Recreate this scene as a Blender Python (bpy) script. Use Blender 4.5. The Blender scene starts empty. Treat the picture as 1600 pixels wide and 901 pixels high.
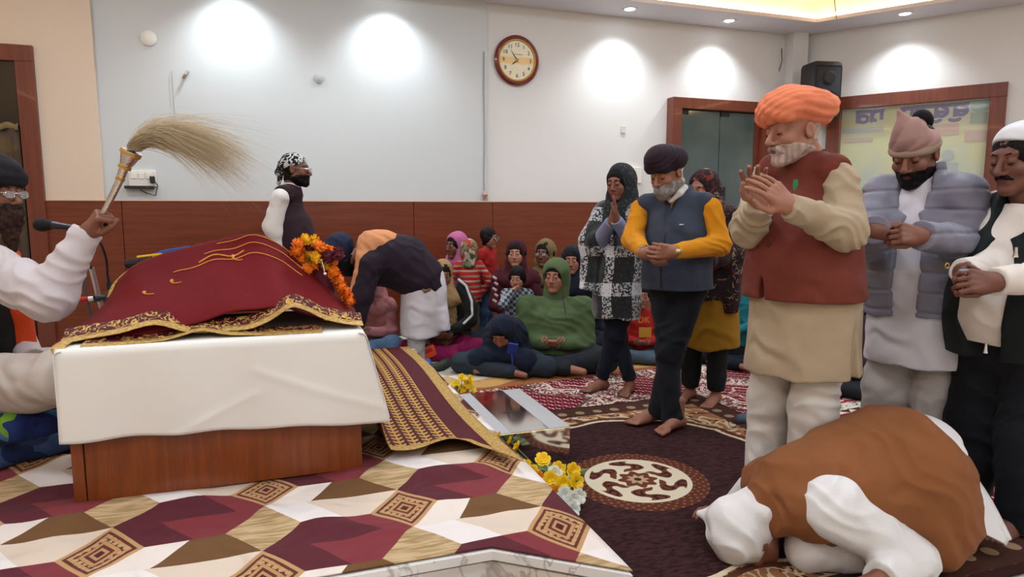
import bpy, bmesh, math, random, time
import numpy as np
from mathutils import Vector, Matrix
from math import sin, cos, pi, radians as rad

# ---------------------------------------------------------------- camera, world, lights, exposure
# World axes follow the hall: X along the back wall, Y towards it, Z up, metres.
sc = bpy.context.scene
FPX, CAMH, YAW, TILT = 1040.0, 1.30, rad(19.4), math.atan(125.5 / 1040.0)
cam_d = bpy.data.cameras.new('camera'); cam = bpy.data.objects.new('camera', cam_d)
sc.collection.objects.link(cam)
cam_d.sensor_fit = 'HORIZONTAL'; cam_d.sensor_width = 36.0; cam_d.lens = FPX / 1600.0 * 36.0
cam_d.clip_start = 0.05; cam_d.clip_end = 100
cam.location = (0, 0, CAMH); cam.rotation_euler = (pi / 2 - TILT, 0, -YAW)
sc.camera = cam
sc.cycles.max_bounces = 5; sc.cycles.diffuse_bounces = 3; sc.cycles.glossy_bounces = 3; sc.cycles.transmission_bounces = 3; sc.cycles.transparent_max_bounces = 6
sc.cycles.caustics_reflective = False; sc.cycles.caustics_refractive = False
world = bpy.data.worlds.new('world'); sc.world = world; world.use_nodes = True
world.node_tree.nodes['Background'].inputs[0].default_value = (0.55, 0.6, 0.7, 1)
world.node_tree.nodes['Background'].inputs[1].default_value = 0.05
sc.view_settings.view_transform = 'Standard'; sc.view_settings.look = 'None'
sc.view_settings.exposure = 0.3; sc.view_settings.gamma = 1.0; sc.view_settings.use_curve_mapping = False

ZC = 3.37            # soffit height
YB = 6.75            # back wall
def area_light(name, loc, size, power, color=(1, 1, 1), rot=(0, 0, 0), size_y=None, spread=pi):
    l = bpy.data.lights.new(name, 'AREA'); l.energy = power; l.color = color; l.spread = spread
    l.shape = 'RECTANGLE' if size_y else 'DISK'; l.size = size
    if size_y: l.size_y = size_y
    o = bpy.data.objects.new(name, l); sc.collection.objects.link(o); o.location = loc; o.rotation_euler = rot
    o['kind'] = 'helper'
    return o
# wall washer downlights (the fixtures are built with the ceiling)
WASH = [(-0.30, 6.45), (1.08, 6.45), (3.58, 6.45), (4.84, 6.47), (6.45, 5.62)]
for x, y in WASH:
    l = bpy.data.lights.new('downlight_beam', 'SPOT'); l.energy = 62; l.color = (0.88, 0.95, 1.0)
    l.spot_size = rad(120); l.spot_blend = 1.0; l.shadow_soft_size = 0.05
    o = bpy.data.objects.new('downlight_beam', l); sc.collection.objects.link(o); o.location = (x, y, ZC - 0.03)
    o['kind'] = 'helper'
# panel lights in the tray ceiling over the hall
PANELS = [(x, y) for x in (-1.6, 0.9, 3.4, 5.6) for y in (-2.0, 0.4, 2.6, 4.6) if not (x > 5 and y > 4)]
for x, y in PANELS:
    area_light('panel_light', (x, y, 3.60), 0.56, 18.5, (0.80, 0.90, 1.0), size_y=0.56)

# ---------------------------------------------------------------- helpers
RS = np.random.RandomState(7)
def lin(c):
    if isinstance(c, str): c = [int(c[i:i + 2], 16) / 255 for i in (1, 3, 5)]
    else: c = [v / 255 if max(c) > 1.01 else v for v in c]
    return tuple(v / 12.92 if v <= 0.04045 else ((v + 0.055) / 1.055) ** 2.4 for v in c) + (1.0,)

class X:
    """socket expression: builds math nodes from python operators"""
    def __init__(s, nt, k): s.nt, s.k = nt, k
    def _m(s, op, *a):
        n = s.nt.nodes.new('ShaderNodeMath'); n.operation = op
        for i, v in enumerate(a):
            if isinstance(v, X): s.nt.links.new(v.k, n.inputs[i])
            else: n.inputs[i].default_value = float(v)
        return X(s.nt, n.outputs[0])
    def __add__(s, o): return s._m('ADD', s, o)
    __radd__ = __add__
    def __sub__(s, o): return s._m('SUBTRACT', s, o)
    def __rsub__(s, o): return s._m('SUBTRACT', o, s)
    def __mul__(s, o): return s._m('MULTIPLY', s, o)
    __rmul__ = __mul__
    def __truediv__(s, o): return s._m('DIVIDE', s, o)
    def __neg__(s): return s._m('MULTIPLY', s, -1)
    def gt(s, o): return s._m('GREATER_THAN', s, o)
    def lt(s, o): return s._m('LESS_THAN', s, o)
    def sin(s): return s._m('SINE', s)
    def cos(s): return s._m('COSINE', s)
    def abs(s): return s._m('ABSOLUTE', s)
    def floor(s): return s._m('FLOOR', s)
    def frac(s): return s._m('FRACT', s)
    def sqrt(s): return s._m('SQRT', s)
    def mod(s, o): return s._m('FLOORED_MODULO', s, o)
    def min(s, o): return s._m('MINIMUM', s, o)
    def max(s, o): return s._m('MAXIMUM', s, o)
    def atan2(s, o): return s._m('ARCTAN2', s, o)
    def step(s, a, b):           # smooth ramp a..b -> 0..1
        n = s.nt.nodes.new('ShaderNodeMapRange'); n.interpolation_type = 'SMOOTHSTEP'
        s.nt.links.new(s.k, n.inputs[0]); n.inputs[1].default_value = a; n.inputs[2].default_value = b
        return X(s.nt, n.outputs[0])
class T:
    """pattern context: coordinates, noises, colour mixing"""
    def __init__(s, nt, coord='Object'):
        s.nt = nt; tc = nt.nodes.new('ShaderNodeTexCoord'); s.vec = tc.outputs[coord]
        sep = nt.nodes.new('ShaderNodeSeparateXYZ'); nt.links.new(s.vec, sep.inputs[0])
        s.x, s.y, s.z = (X(nt, sep.outputs[i]) for i in range(3))
    def V(s, x, y, z=0):
        n = s.nt.nodes.new('ShaderNodeCombineXYZ')
        for i, v in enumerate((x, y, z)):
            if isinstance(v, X): s.nt.links.new(v.k, n.inputs[i])
            else: n.inputs[i].default_value = v
        return n.outputs[0]
    def noise(s, scale, detail=2, vec=None, dist=0, rough=0.5):
        n = s.nt.nodes.new('ShaderNodeTexNoise'); s.nt.links.new(vec or s.vec, n.inputs['Vector'])
        n.inputs['Scale'].default_value = scale; n.inputs['Detail'].default_value = detail
        n.inputs['Distortion'].default_value = dist; n.inputs['Roughness'].default_value = rough
        return X(s.nt, n.outputs[0])
    def voro(s, scale, feat='F1', vec=None, rnd=1.0, out='Distance'):
        n = s.nt.nodes.new('ShaderNodeTexVoronoi'); n.feature = feat; s.nt.links.new(vec or s.vec, n.inputs['Vector'])
        n.inputs['Scale'].default_value = scale; n.inputs['Randomness'].default_value = rnd
        return X(s.nt, n.outputs[out])
    def stretch(s, sx, sy, sz):
        n = s.nt.nodes.new('ShaderNodeVectorMath'); n.operation = 'MULTIPLY'
        s.nt.links.new(s.vec, n.inputs[0]); n.inputs[1].default_value = (sx, sy, sz); return n.outputs[0]
    def mix(s, f, a, b):
        n = s.nt.nodes.new('ShaderNodeMix'); n.data_type = 'RGBA'
        if isinstance(f, X): s.nt.links.new(f.k, n.inputs[0])
        else: n.inputs[0].default_value = f
        for i, v in ((6, a), (7, b)):
            if isinstance(v, X): s.nt.links.new(v.k, n.inputs[i])
            else: n.inputs[i].default_value = lin(v)
        return X(s.nt, n.outputs[2])

MATS = {}
def mat(name, col, rough=0.75, var=0.06, vscale=6, bump=0.0, bscale=120, metal=0.0, sheen=0.0, coat=0.0, emit=0, alpha=1.0,
        trans=0.0, sss=0.0, spec=0.5, height=None, coord='Object'):
    """col: colour or pattern function(T) -> X ; height: function(T) -> X for relief"""
    if name in MATS: return MATS[name]
    m = bpy.data.materials.new(name); MATS[name] = m; m.use_nodes = True
    nt = m.node_tree; b = nt.nodes['Principled BSDF']; t = T(nt, coord)
    b.inputs['Roughness'].default_value = rough; b.inputs['Metallic'].default_value = metal
    b.inputs['Sheen Weight'].default_value = sheen; b.inputs['Coat Weight'].default_value = coat
    b.inputs['Transmission Weight'].default_value = trans; b.inputs['Alpha'].default_value = alpha
    b.inputs['Specular IOR Level'].default_value = spec
    if sss:
        b.inputs['Subsurface Weight'].default_value = sss; b.inputs['Subsurface Radius'].default_value = (0.6, 0.25, 0.12)
        b.inputs['Subsurface Scale'].default_value = 0.012
    if callable(col): c = col(t)
    else:
        base = lin(col)
        if var:
            n = t.noise(vscale, 3)
            hi = [min(1, v * (1 + var)) for v in base[:3]]; lo = [v * (1 - var) for v in base[:3]]
            mx = nt.nodes.new('ShaderNodeMix'); mx.data_type = 'RGBA'; nt.links.new(n.k, mx.inputs[0])
            mx.inputs[6].default_value = lo + [1]; mx.inputs[7].default_value = hi + [1]
            c = X(nt, mx.outputs[2])
        else: c = None; b.inputs['Base Color'].default_value = base
    if c is not None: nt.links.new(c.k, b.inputs['Base Color'])
    if emit:
        b.inputs['Emission Strength'].default_value = emit
        if c is not None: nt.links.new(c.k, b.inputs['Emission Color'])
        else: b.inputs['Emission Color'].default_value = lin(col)
    if bump or height:
        bn = nt.nodes.new('ShaderNodeBump')
        if height: h = height(t); bn.inputs['Strength'].default_value = 1.0; bn.inputs['Distance'].default_value = bump or 0.004
        else: h = t.noise(bscale, 3); bn.inputs['Strength'].default_value = 0.6; bn.inputs['Distance'].default_value = bump
        nt.links.new(h.k, bn.inputs['Height']); nt.links.new(bn.outputs[0], b.inputs['Normal'])
    return m
def cloth(name, col, rough=0.85, bump=0.0012, bscale=380, var=0.05, sheen=0.03, wr=0.022):
    def hgt(t):
        n = t.noise(3.2, 1.5); m = (n * 19).sin() * 0.5 + 0.5
        d1 = (t.x * 10 + t.z * 20 + n * 24).sin(); d2 = (t.y * 17 - t.z * 15 + n * 27).sin()
        return (d1 * m + d2 * (1.0 - m)) * 0.22 + t.noise(bscale, 1) * 0.05
    return mat(name, col, rough, var, 9, wr, sheen=sheen, height=hgt, spec=0.25)

COL = sc.collection
def link(o, parent=None):
    COL.objects.link(o)
    if parent: o.parent = parent
    return o
def empty(name, loc=(0, 0, 0), rz=0, parent=None):
    o = bpy.data.objects.new(name, None); link(o, parent); o.location = loc; o.rotation_euler = (0, 0, rz); o.empty_display_size = 0.1
    return o
def tag(o, label=None, cat=None, group=None, kind=None):
    if label: o['label'] = label
    if cat: o['category'] = cat
    if group: o['group'] = group
    if kind: o['kind'] = kind
    return o
def struct(o): o['kind'] = 'structure'; return o
def mesh_np(name, V, Q, m, parent=None, smooth=True, loc=None, tris=False):
    me = bpy.data.meshes.new(name); V = np.asarray(V, np.float32); Q = np.asarray(Q, np.int32); k = Q.shape[1]
    me.vertices.add(len(V)); me.vertices.foreach_set('co', V.ravel())
    me.loops.add(Q.size); me.loops.foreach_set('vertex_index', Q.ravel())
    me.polygons.add(len(Q)); me.polygons.foreach_set('loop_start', np.arange(0, Q.size, k, dtype=np.int32))
    try: me.polygons.foreach_set('loop_total', np.full(len(Q), k, np.int32))
    except Exception: pass
    me.update(calc_edges=True); me.validate()
    if smooth: me.polygons.foreach_set('use_smooth', np.ones(len(me.polygons), bool))
    for mm in (m if isinstance(m, (list, tuple)) else [m]): me.materials.append(mm)
    o = bpy.data.objects.new(name, me); link(o, parent)
    if loc is not None: o.location = loc
    return o
class MB:
    """collects simple shapes into one bmesh"""
    def __init__(s): s.bm = bmesh.new()
    def box(s, lo, hi, bev=0, M=None):
        vs = [s.bm.verts.new((x, y, z)) for x in (lo[0], hi[0]) for y in (lo[1], hi[1]) for z in (lo[2], hi[2])]
        fs = [s.bm.faces.new([vs[i] for i in q]) for q in ((0, 1, 3, 2), (4, 6, 7, 5), (0, 4, 5, 1), (2, 3, 7, 6), (0, 2, 6, 4), (1, 5, 7, 3))]
        if M is not None: bmesh.ops.transform(s.bm, matrix=M, verts=vs)
        if bev:
            es = list({e for f in fs for e in f.edges})
            bmesh.ops.bevel(s.bm, geom=es, offset=bev, segments=2, affect='EDGES', profile=0.5)
        return s
    def tube(s, pts, r, n=10, cap=True, closed=False):
        pts = [Vector(p) for p in pts]; N = len(pts); rr = r if isinstance(r, (list, tuple)) else [r] * N
        rings = []; up = Vector((0, 0, 1)); prev = None
        for i, p in enumerate(pts):
            t = (pts[min(i + 1, N - 1)] - pts[max(i - 1, 0)])
            if closed: t = pts[(i + 1) % N] - pts[i - 1]
            t.normalize()
            if prev is None: a = t.cross(up); a = a if a.length > 1e-3 else t.cross(Vector((1, 0, 0)))
            else: a = prev - t * prev.dot(t)
            a.normalize(); b = t.cross(a); prev = a
            rings.append([s.bm.verts.new(p + (a * cos(2 * pi * k / n) + b * sin(2 * pi * k / n)) * rr[i]) for k in range(n)])
        for i in range(N if closed else N - 1):
            A, B = rings[i], rings[(i + 1) % N]
            for k in range(n): s.bm.faces.new((A[k], A[(k + 1) % n], B[(k + 1) % n], B[k]))
        if cap and not closed: s.bm.faces.new(rings[0][::-1]); s.bm.faces.new(rings[-1])
        return s
    def lathe(s, prof, n=32, M=None):
        """prof: (r, z) pairs round the z axis"""
        rings = []; nv = []
        for r, z in prof:
            if r < 1e-6: v = s.bm.verts.new((0, 0, z)); rings.append([v]); nv.append(v)
            else: R = [s.bm.verts.new((r * cos(2 * pi * k / n), r * sin(2 * pi * k / n), z)) for k in range(n)]; rings.append(R); nv += R
        for A, B in zip(rings[:-1], rings[1:]):
            for k in range(n):
                q = [A[k % len(A)], A[(k + 1) % len(A)], B[(k + 1) % len(B)], B[k % len(B)]]
                u = []
                for v in q:
                    if v not in u: u.append(v)
                if len(u) > 2: s.bm.faces.new(u)
        if M is not None: bmesh.ops.transform(s.bm, matrix=M, verts=nv)
        return s
    def ball(s, c, r, M=None, seg=12, rings=8):
        r = r if isinstance(r, (list, tuple)) else (r, r, r)
        mm = Matrix.Translation(c) @ (M or Matrix()) @ Matrix.Diagonal((*r, 1))
        bmesh.ops.create_uvsphere(s.bm, u_segments=seg, v_segments=rings, radius=1, matrix=mm); return s
    def poly(s, pts, h=None):
        vs = [s.bm.verts.new(p) for p in pts]; f = s.bm.faces.new(vs)
        if h:
            r = bmesh.ops.extrude_face_region(s.bm, geom=[f])
            bmesh.ops.translate(s.bm, vec=h, verts=[v for v in r['geom'] if isinstance(v, bmesh.types.BMVert)])
        return s
    def build(s, name, m, parent=None, smooth=False, loc=None, sharp=35):
        bmesh.ops.recalc_face_normals(s.bm, faces=s.bm.faces[:])
        me = bpy.data.meshes.new(name); s.bm.to_mesh(me); s.bm.free()
        me.materials.append(m)
        if smooth:
            me.shade_smooth() if hasattr(me, 'shade_smooth') else None
            try: me.set_sharp_from_angle(angle=rad(sharp))
            except Exception: pass
        o = bpy.data.objects.new(name, me); link(o, parent)
        if loc is not None: o.location = loc
        return o
def box(name, lo, hi, m, parent=None, bev=0.0): return MB().box(lo, hi, bev).build(name, m, parent)
def sheet_grid(name, fn, nu, nv, m, parent=None, thick=0.004, loc=None):
    """thin cloth: fn(u,v) arrays -> points, given thickness downwards along its normal"""
    u, v = np.meshgrid(np.linspace(0, 1, nu), np.linspace(0, 1, nv), indexing='ij'); P = np.stack(fn(u, v), -1).astype(float)
    du = np.gradient(P, axis=0); dv = np.gradient(P, axis=1); n = np.cross(du, dv); n /= np.linalg.norm(n, axis=-1, keepdims=True) + 1e-9
    top = P.reshape(-1, 3); bot = (P - n * thick).reshape(-1, 3)
    I = np.arange(nu * nv).reshape(nu, nv); q = np.stack([I[:-1, :-1], I[1:, :-1], I[1:, 1:], I[:-1, 1:]], -1).reshape(-1, 4)
    o = nu * nv; qs = [q, q[:, ::-1] + o]
    for e in (I[0, :], I[-1, ::-1], I[::-1, 0], I[:, -1]): qs.append(np.stack([e[:-1], e[1:], e[1:] + o, e[:-1] + o], -1))
    return mesh_np(name, np.concatenate([top, bot]), np.concatenate(qs), m, parent, loc=loc)
def snoise(x, y, seed=0, n=5):
    r = np.random.RandomState(seed); z = 0 * x
    for k in range(n):
        a = r.uniform(0, 2 * pi); f = 1.0 + k * 0.8; z = z + np.sin((x * cos(a) + y * sin(a)) * f + r.uniform(0, 6.3) + 0.8 * np.sin((y * cos(a) - x * sin(a)) * f * 0.7 + r.uniform(0, 6))) / (1 + k * 0.5)
    return z / n
# measured points: image position plus a real distance -> place in the hall
_cth, _sth, _ca, _sa = cos(TILT), sin(TILT), cos(YAW), sin(YAW)
def ray(u, v):
    a = (u - 800) / FPX; b = (v - 450.5) / FPX; x, y, z = a, _cth - b * _sth, -_sth - b * _cth
    return np.array([x * _ca + y * _sa, -x * _sa + y * _ca, z])
CAMP = np.array([0, 0, CAMH])
def Gp(u, v, z=0.0): r = ray(u, v); return CAMP + r * (z - CAMH) / r[2]
def Dp(u, v, d): r = ray(u, v); return CAMP + r * d / (r[0] * _sa + r[1] * _ca)
# ---------------------------------------------------------------- materials of the hall
def wood_pat(c1, c2, axis='x', scale=1.0):
    def f(t):
        v = t.stretch(*( (1.2, 6, 22) if axis == 'x' else (14, 14, 1.0)))
        n = t.noise(1.6 * scale, 5, v, 0.6, 0.6); n2 = t.noise(7 * scale, 3, v)
        return t.mix((n * 0.75 + n2 * 0.25).step(0.3, 0.7), c1, c2)
    return f
M_wall = mat('wall_paint', '#dedfde', 0.7, 0.015, 2.0, 0.0006, 60)
M_wallwarm = mat('wall_paint_warm_lit', '#dccbb8', 0.7, 0.02, 2.0, 0.0006, 60)  # warm light on the pilaster is put into this wall colour
M_ceil = mat('ceiling_paint', '#dedbe0', 0.8, 0.01)
M_wood = mat('veneer_wainscot', wood_pat('#61260f', '#773417'), 0.35, coat=0.1)
M_wooddark = mat('frame_wood', wood_pat('#5f2918', '#743723', 'z'), 0.4, coat=0.1)
M_manji = mat('teak_board', wood_pat('#743610', '#8a4517', 'z', 1.4), 0.38, coat=0.1)
M_marble = mat('white_marble', lambda t: t.mix((t.noise(2.2, 6, dist=2.5) - 0.5).abs().step(0.0, 0.03), '#b9b2ac', '#e6e3e0'), 0.18)
def floor_pat(t):
    g = (t.x * 1.6).frac().gt(0.985).max((t.y * 1.6).frac().gt(0.985))
    return t.mix(g, t.mix(t.noise(3, 6, dist=2), '#cfc6b8', '#ddd5c8'), '#9a9186')
M_floor = mat('floor_tile', floor_pat, 0.25)
M_black = mat('black_plastic', '#17181c', 0.45, 0.1)
M_white = mat('white_plastic', '#e6e4de', 0.4, 0.02)
M_steel = mat('polished_steel', '#e4e4e2', 0.08, 0.02, metal=1.0)
M_steelr = mat('brushed_steel', '#d6d7d8', 0.32, 0.02, metal=1.0)
M_chrome = mat('chrome', '#e6e6e6', 0.12, 0, metal=1.0)
M_gold = mat('gold_thread', '#c39a4a', 0.42, 0.15, 40, 0.002, 260, metal=0.75)

# ---------------------------------------------------------------- shell
struct(box('floor', (-5, -4.5, -0.1), (9.5, 7.2, 0.0), M_floor))
# back wall, one body with the wainscot as a child
XE = 2.10                                # joint in the back wall beside the clock
wb = struct(box('wall_back', (-5, YB, 0), (6.06, YB + 0.2, 4.0), M_wall))
box('wall_panel', (-1.40, YB - 0.03, 1.37), (XE, YB + 0.01, 4.0), mat('wall_paint_cool', '#cdd3d5', 0.7, 0.015, 2.0, 0.0006, 60), wb)
MB().box((-5, YB - 0.09, 1.36), (-1.40, YB + 0.01, 4.0), 0.004).build('pilaster', M_wallwarm, wb)
wx = [-1.85, -1.27, 0.1, 1.3, 2.13, 3.3, 4.25]
for a, b in zip(wx[:-1], wx[1:]):
    MB().box((a + 0.002, YB - 0.10, 0.0), (b - 0.002, YB - 0.0, 1.362), 0.003).build('wainscot_panel', M_wood, wb)
MB().box((5.62, YB - 0.10, 0), (6.06, YB, 1.362), 0.003).build('wainscot_panel', M_wood, wb)
MB().box((-1.85, YB - 0.105, 1.362), (4.25, YB - 0.09, 1.372), 0.002).build('wainscot_cap', mat('cap_strip', '#d9b79a', 0.5), wb)
struct(box('trim_1', (5.86, YB - 0.16, 0.0), (6.07, YB + 0.0, ZC), M_wall))       # corner column
# chamfer wall on the right
CH0 = np.array([6.10, 6.76]); CHD = np.array([0.544, -0.839]); CHA = math.atan2(CHD[1], CHD[0])
wr = struct(empty('wall_right', (CH0[0], CH0[1], 0), CHA))
# local x runs along the wall, +y is behind it (outside)
def wr_box(name, lo, hi, m, bev=0.0, par=None): return MB().box(lo, hi, bev).build(name, m, par or wr)
wr_box('wall_body', (-0.1, 0.0, 2.45), (6.0, 0.2, 4.0), M_wall); wr_box('wall_body', (1.97, 0.0, 0), (6.0, 0.2, 2.45), M_wall)
wr_box('wall_body', (-0.1, 0, 0), (0.5, 0.2, 2.45), M_wall); wr_box('wall_body', (0.5, 0, 0), (1.97, 0.2, 1.32), M_wall)
wr_box('wainscot_panel', (0.10, -0.04, 0), (1.2, 0.0, 1.30), M_wood, 0.003); wr_box('wainscot_panel', (1.203, -0.04, 0), (2.1, 0.0, 1.30), M_wood, 0.003)
wr_box('wainscot_panel', (2.103, -0.04, 0), (5.0, 0.0, 1.30), M_wood, 0.003)
struct(box('wall_side', (9.3, -4.5, 0), (9.5, 3.2, 4.0), M_wall)); struct(box('wall_left', (-5.1, -4.5, 0), (-4.9, 7.0, 4.0), M_wallwarm))
struct(box('wall_front', (-5, -4.6, 0), (9.5, -4.4, 4.0), M_wall))
# window in the chamfer wall: wooden frame, glass, banner printed on the far side
w2 = struct(empty('window_1', (CH0[0], CH0[1], 0), CHA))
FX0, FX1, FZ0, FZ1, FW = 0.36, 2.09, 1.30, 2.60, 0.145
for nm, lo, hi in (('frame_rail', (FX0, -0.05, FZ1 - FW), (FX1, 0.05, FZ1)), ('frame_rail', (FX0, -0.05, FZ0), (FX1, 0.05, FZ0 + 0.13)),
                   ('frame_stile', (FX0, -0.05, FZ0 + 0.13), (FX0 + FW, 0.05, FZ1 - FW)), ('frame_stile', (FX1 - FW, -0.05, FZ0 + 0.13), (FX1, 0.05, FZ1 - FW))):
    MB().box(lo, hi, 0.004).build(nm, M_wooddark, w2)
bn = box('banner', (FX0 + FW, 0.06, FZ0 + 0.13), (FX1 - FW, 0.07, FZ1 - FW),
         mat('banner_print', lambda t: t.mix(t.noise(1.6, 3).step(0.4, 0.65), '#d9d8a2', '#ccd6c0'), 0.6), w2)
box('pane', (FX0 + FW, 0.02, FZ0 + 0.13), (FX1 - FW, 0.026, FZ1 - FW), mat('clear_glass', '#dfe8e4', 0.03, 0, alpha=0.10), w2)
M_purple = mat('banner_ink', '#7a6fa0', 0.7, 0.02); M_teal = mat('banner_ink_teal', '#9fb8aa', 0.7); M_pink = mat('banner_ink_pink', '#cdb2a6', 0.7); M_grey = mat('banner_ink_grey', '#b3bdbd', 0.7)
def glyph_stroke(m, pts, w): m.tube([(x, 0, z) for x, z in pts], w, 6)
def banner_word(x0, z0, glyphs, hgt, wd):
    m = MB(); x = x0
    for g in glyphs:
        for st in g[1]: glyph_stroke(m, [(x + p[0] * g[0], z0 + p[1] * hgt) for p in st], wd)
        x += g[0] * 1.12
    glyph_stroke(m, [(x0 - 0.01, z0 + hgt), (x, z0 + hgt)], wd)
    o = m.build('lettering', M_purple, bn); o.scale = (1, 0.08, 1); o.location = (0, 0.058, 0)
arc = lambda cx, cz, rx, rz, a0, a1, n=9: [(cx + rx * cos(rad(a0 + (a1 - a0) * i / n)), cz + rz * sin(rad(a0 + (a1 - a0) * i / n))) for i in range(n + 1)]
bar = [(0.95, 1), (0.95, 0)]
g_a = (0.14, [[(0.1, 1), (0.1, 0)], arc(0.55, 0.35, 0.35, 0.3, 0, 360), [(0.1, 0.7), (0.6, 0.65)]])
g_b = (0.12, [[(0.05, 1), (0.05, 0)], arc(0.5, 0.55, 0.4, 0.4, 90, 270), [(0.5, 0.95), (0.9, 1)], [(0.9, 1), (0.9, 0.2)]])
g_c = (0.16, [[(0.3, 1), (0.3, 0)], arc(0.65, 0.5, 0.32, 0.38, -200, 90), [(0.3, 0.5), (0.9, 0.45)], arc(0.3, -0.1, 0.3, 0.2, 180, 360)])
banner_word(0.66, 2.29, [g_a, g_b], 0.13, 0.022); banner_word(1.12, 2.29, [g_b, g_a, g_c, g_c], 0.13, 0.022)
for lo, hi, m in (((0.52, 2.18), (0.95, 2.24), M_grey), ((1.25, 2.10), (1.68, 2.22), M_pink), ((1.78, 2.2), (1.93, 2.32), M_teal), ((1.74, 2.02), (1.93, 2.13), M_pink),
                  ((0.55, 2.08), (0.85, 2.12), M_pink), ((1.5, 1.5), (1.7, 1.8), M_grey), ((0.56, 1.5), (0.7, 1.76), M_grey)):
    box('print_block', (lo[0], 0.054, lo[1]), (hi[0], 0.0595, hi[1]), m, bn)
MB().lathe([(0, 0), (0.10, 0), (0.10, 0.006), (0, 0.006)], 28, Matrix.Translation((1.86, 0.06, 2.42)) @ Matrix.Rotation(pi / 2, 4, 'X')).build('print_disc', M_teal, bn)
MB().lathe([(0, 0), (0.06, 0), (0.06, 0.006), (0, 0.006)], 24, Matrix.Translation((1.6, 0.06, 1.88)) @ Matrix.Rotation(pi / 2, 4, 'X')).build('print_disc', M_grey, bn)

# glass door in the back wall
def door(name, x0, x1, ztop, fw, glassdoor):
    d = struct(empty(name, (0, 0, 0))); y0 = YB - 0.13
    for lo, hi, nm in (((x0, y0, ztop - fw), (x1, YB + 0.02, ztop), 'frame_head'), ((x0, y0, 0), (x0 + fw, YB + 0.02, ztop - fw), 'frame_jamb'), ((x1 - fw, y0, 0), (x1, YB + 0.02, ztop - fw), 'frame_jamb')):
        MB().box(lo, hi, 0.004).build(nm, M_wooddark, d)
    return d
d1 = door('door_1', 4.25, 5.62, 2.54, 0.12, True)
M_tint = mat('tinted_glass', lambda t: t.mix(t.noise(1.3, 3).step(0.3, 0.7), '#4e5d5d', '#6a7874'), 0.06, spec=0.6)
for a, b in ((4.38, 4.93), (4.94, 5.42)):
    lf = MB().box((a, YB - 0.055, 0.02), (b, YB - 0.043, 2.41), 0.002).build('glass_leaf', M_tint, d1)
    MB().box((a, YB - 0.062, 2.36), (a + 0.12, YB - 0.038, 2.42), 0.002).build('patch_fitting', M_black, lf)
MB().tube([(5.0, YB - 0.09, 1.05), (5.0, YB - 0.09, 1.55)], 0.014, 10).tube([(5.0, YB - 0.045, 1.1), (5.0, YB - 0.09, 1.1)], 0.01, 8).tube([(5.0, YB - 0.045, 1.5), (5.0, YB - 0.09, 1.5)], 0.01, 8).build('pull_handle', M_black, d1, True)
MB().tube([(4.88, YB - 0.09, 1.05), (4.88, YB - 0.09, 1.55)], 0.014, 10).tube([(4.88, YB - 0.045, 1.1), (4.88, YB - 0.09, 1.1)], 0.01, 8).tube([(4.88, YB - 0.045, 1.5), (4.88, YB - 0.09, 1.5)], 0.01, 8).build('pull_handle', M_black, d1, True)
MB().box((5.42, YB - 0.06, 0), (5.52, YB - 0.02, 2.42), 0).build('side_panel', M_wooddark, d1)
# left doorway with its dark interior and gold curtain
d2 = door('door_2', -3.1, -1.83, 2.62, 0.13, False)
box('unlit_interior_sheet', (-2.97, YB - 0.10, 0), (-1.96, YB - 0.092, 2.49), mat('interior_shade', '#17120f', 0.25), d2)  # dark sheet across the doorway, the interior's shade put into its colour
def curtain(u, v):
    x = -2.97 + 1.0 * u; z = 0.02 + 1.93 * v
    return x, YB - 0.125 + 0.012 * np.sin(x * 60) + 0.004 * np.sin(x * 23), z
cu = sheet_grid('gold_curtain', curtain, 90, 12, mat('curtain_gold', lambda t: t.mix(t.noise(9, 4, t.stretch(1, 1, .6)).step(.42, .6), '#3d2c17', '#59421f'), 0.7, sheen=0.3), d2)
def fringe(u, v): x = -2.97 + 1.0 * u; return x, YB - 0.14 + 0.004 * np.sin(x * 90), 1.93 + 0.05 * v + 0.02 * np.abs(np.sin(x * 30))
sheet_grid('curtain_fringe', fringe, 90, 3, mat('fringe_gold', '#7d6a44', 0.7), d2)

# ---------------------------------------------------------------- ceiling: soffit ring, tray, cove
off = 0.55; nrm = np.array([CHD[1], -CHD[0]])     # inward normal of chamfer wall
ci = CH0 + nrm * off
def on_ch(y): t = (y - ci[1]) / CHD[1]; return (ci[0] + CHD[0] * t, y)
TY = YB - off; c1 = on_ch(TY)
xr = 8.7; yr = ci[1] + CHD[1] * (xr - ci[0]) / CHD[0]
tray = [(-4.4, -3.9), (xr, -3.9), (xr, yr), c1, (-4.4, TY)]
outer = [(-5, -4.5), (9.5, -4.5), (9.5, 7.2), (6.0, 7.2), (-5, 7.2)]
ce = struct(empty('ceiling'))
m = MB()
for i in range(5):
    j = (i + 1) % 5; m.poly([(*outer[i], ZC), (*outer[j], ZC), (*tray[j], ZC), (*tray[i], ZC)], (0, 0, 0.04))
m.build('soffit', M_ceil, ce)
m = MB(); m.poly([(*p, 3.62) for p in [(-5, -4.5), (9.5, -4.5), (9.5, 7.2), (-5, 7.2)]], (0, 0, 0.1)); m.build('tray_ceiling', mat('tray_paint', '#cfc7d2', 0.8, 0.01), ce)
M_led = mat('warm_led_strip', '#ffd08a', 0.5, 0, emit=14.0)
def outset(P, d):
    out = []
    for i in range(len(P)):
        a, b, c = (np.array(P[j % len(P)], float) for j in (i - 1, i, i + 1)); e1_, e2_ = nrm2(b - a), nrm2(c - b); n1, n2 = np.array([e1_[1], -e1_[0]]), np.array([e2_[1], -e2_[0]]); n = n1 + n2; out.append(tuple(b + n * d / (1 + n1 @ n2)))
    return out
def nrm2(v): return v / np.linalg.norm(v)
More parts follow.
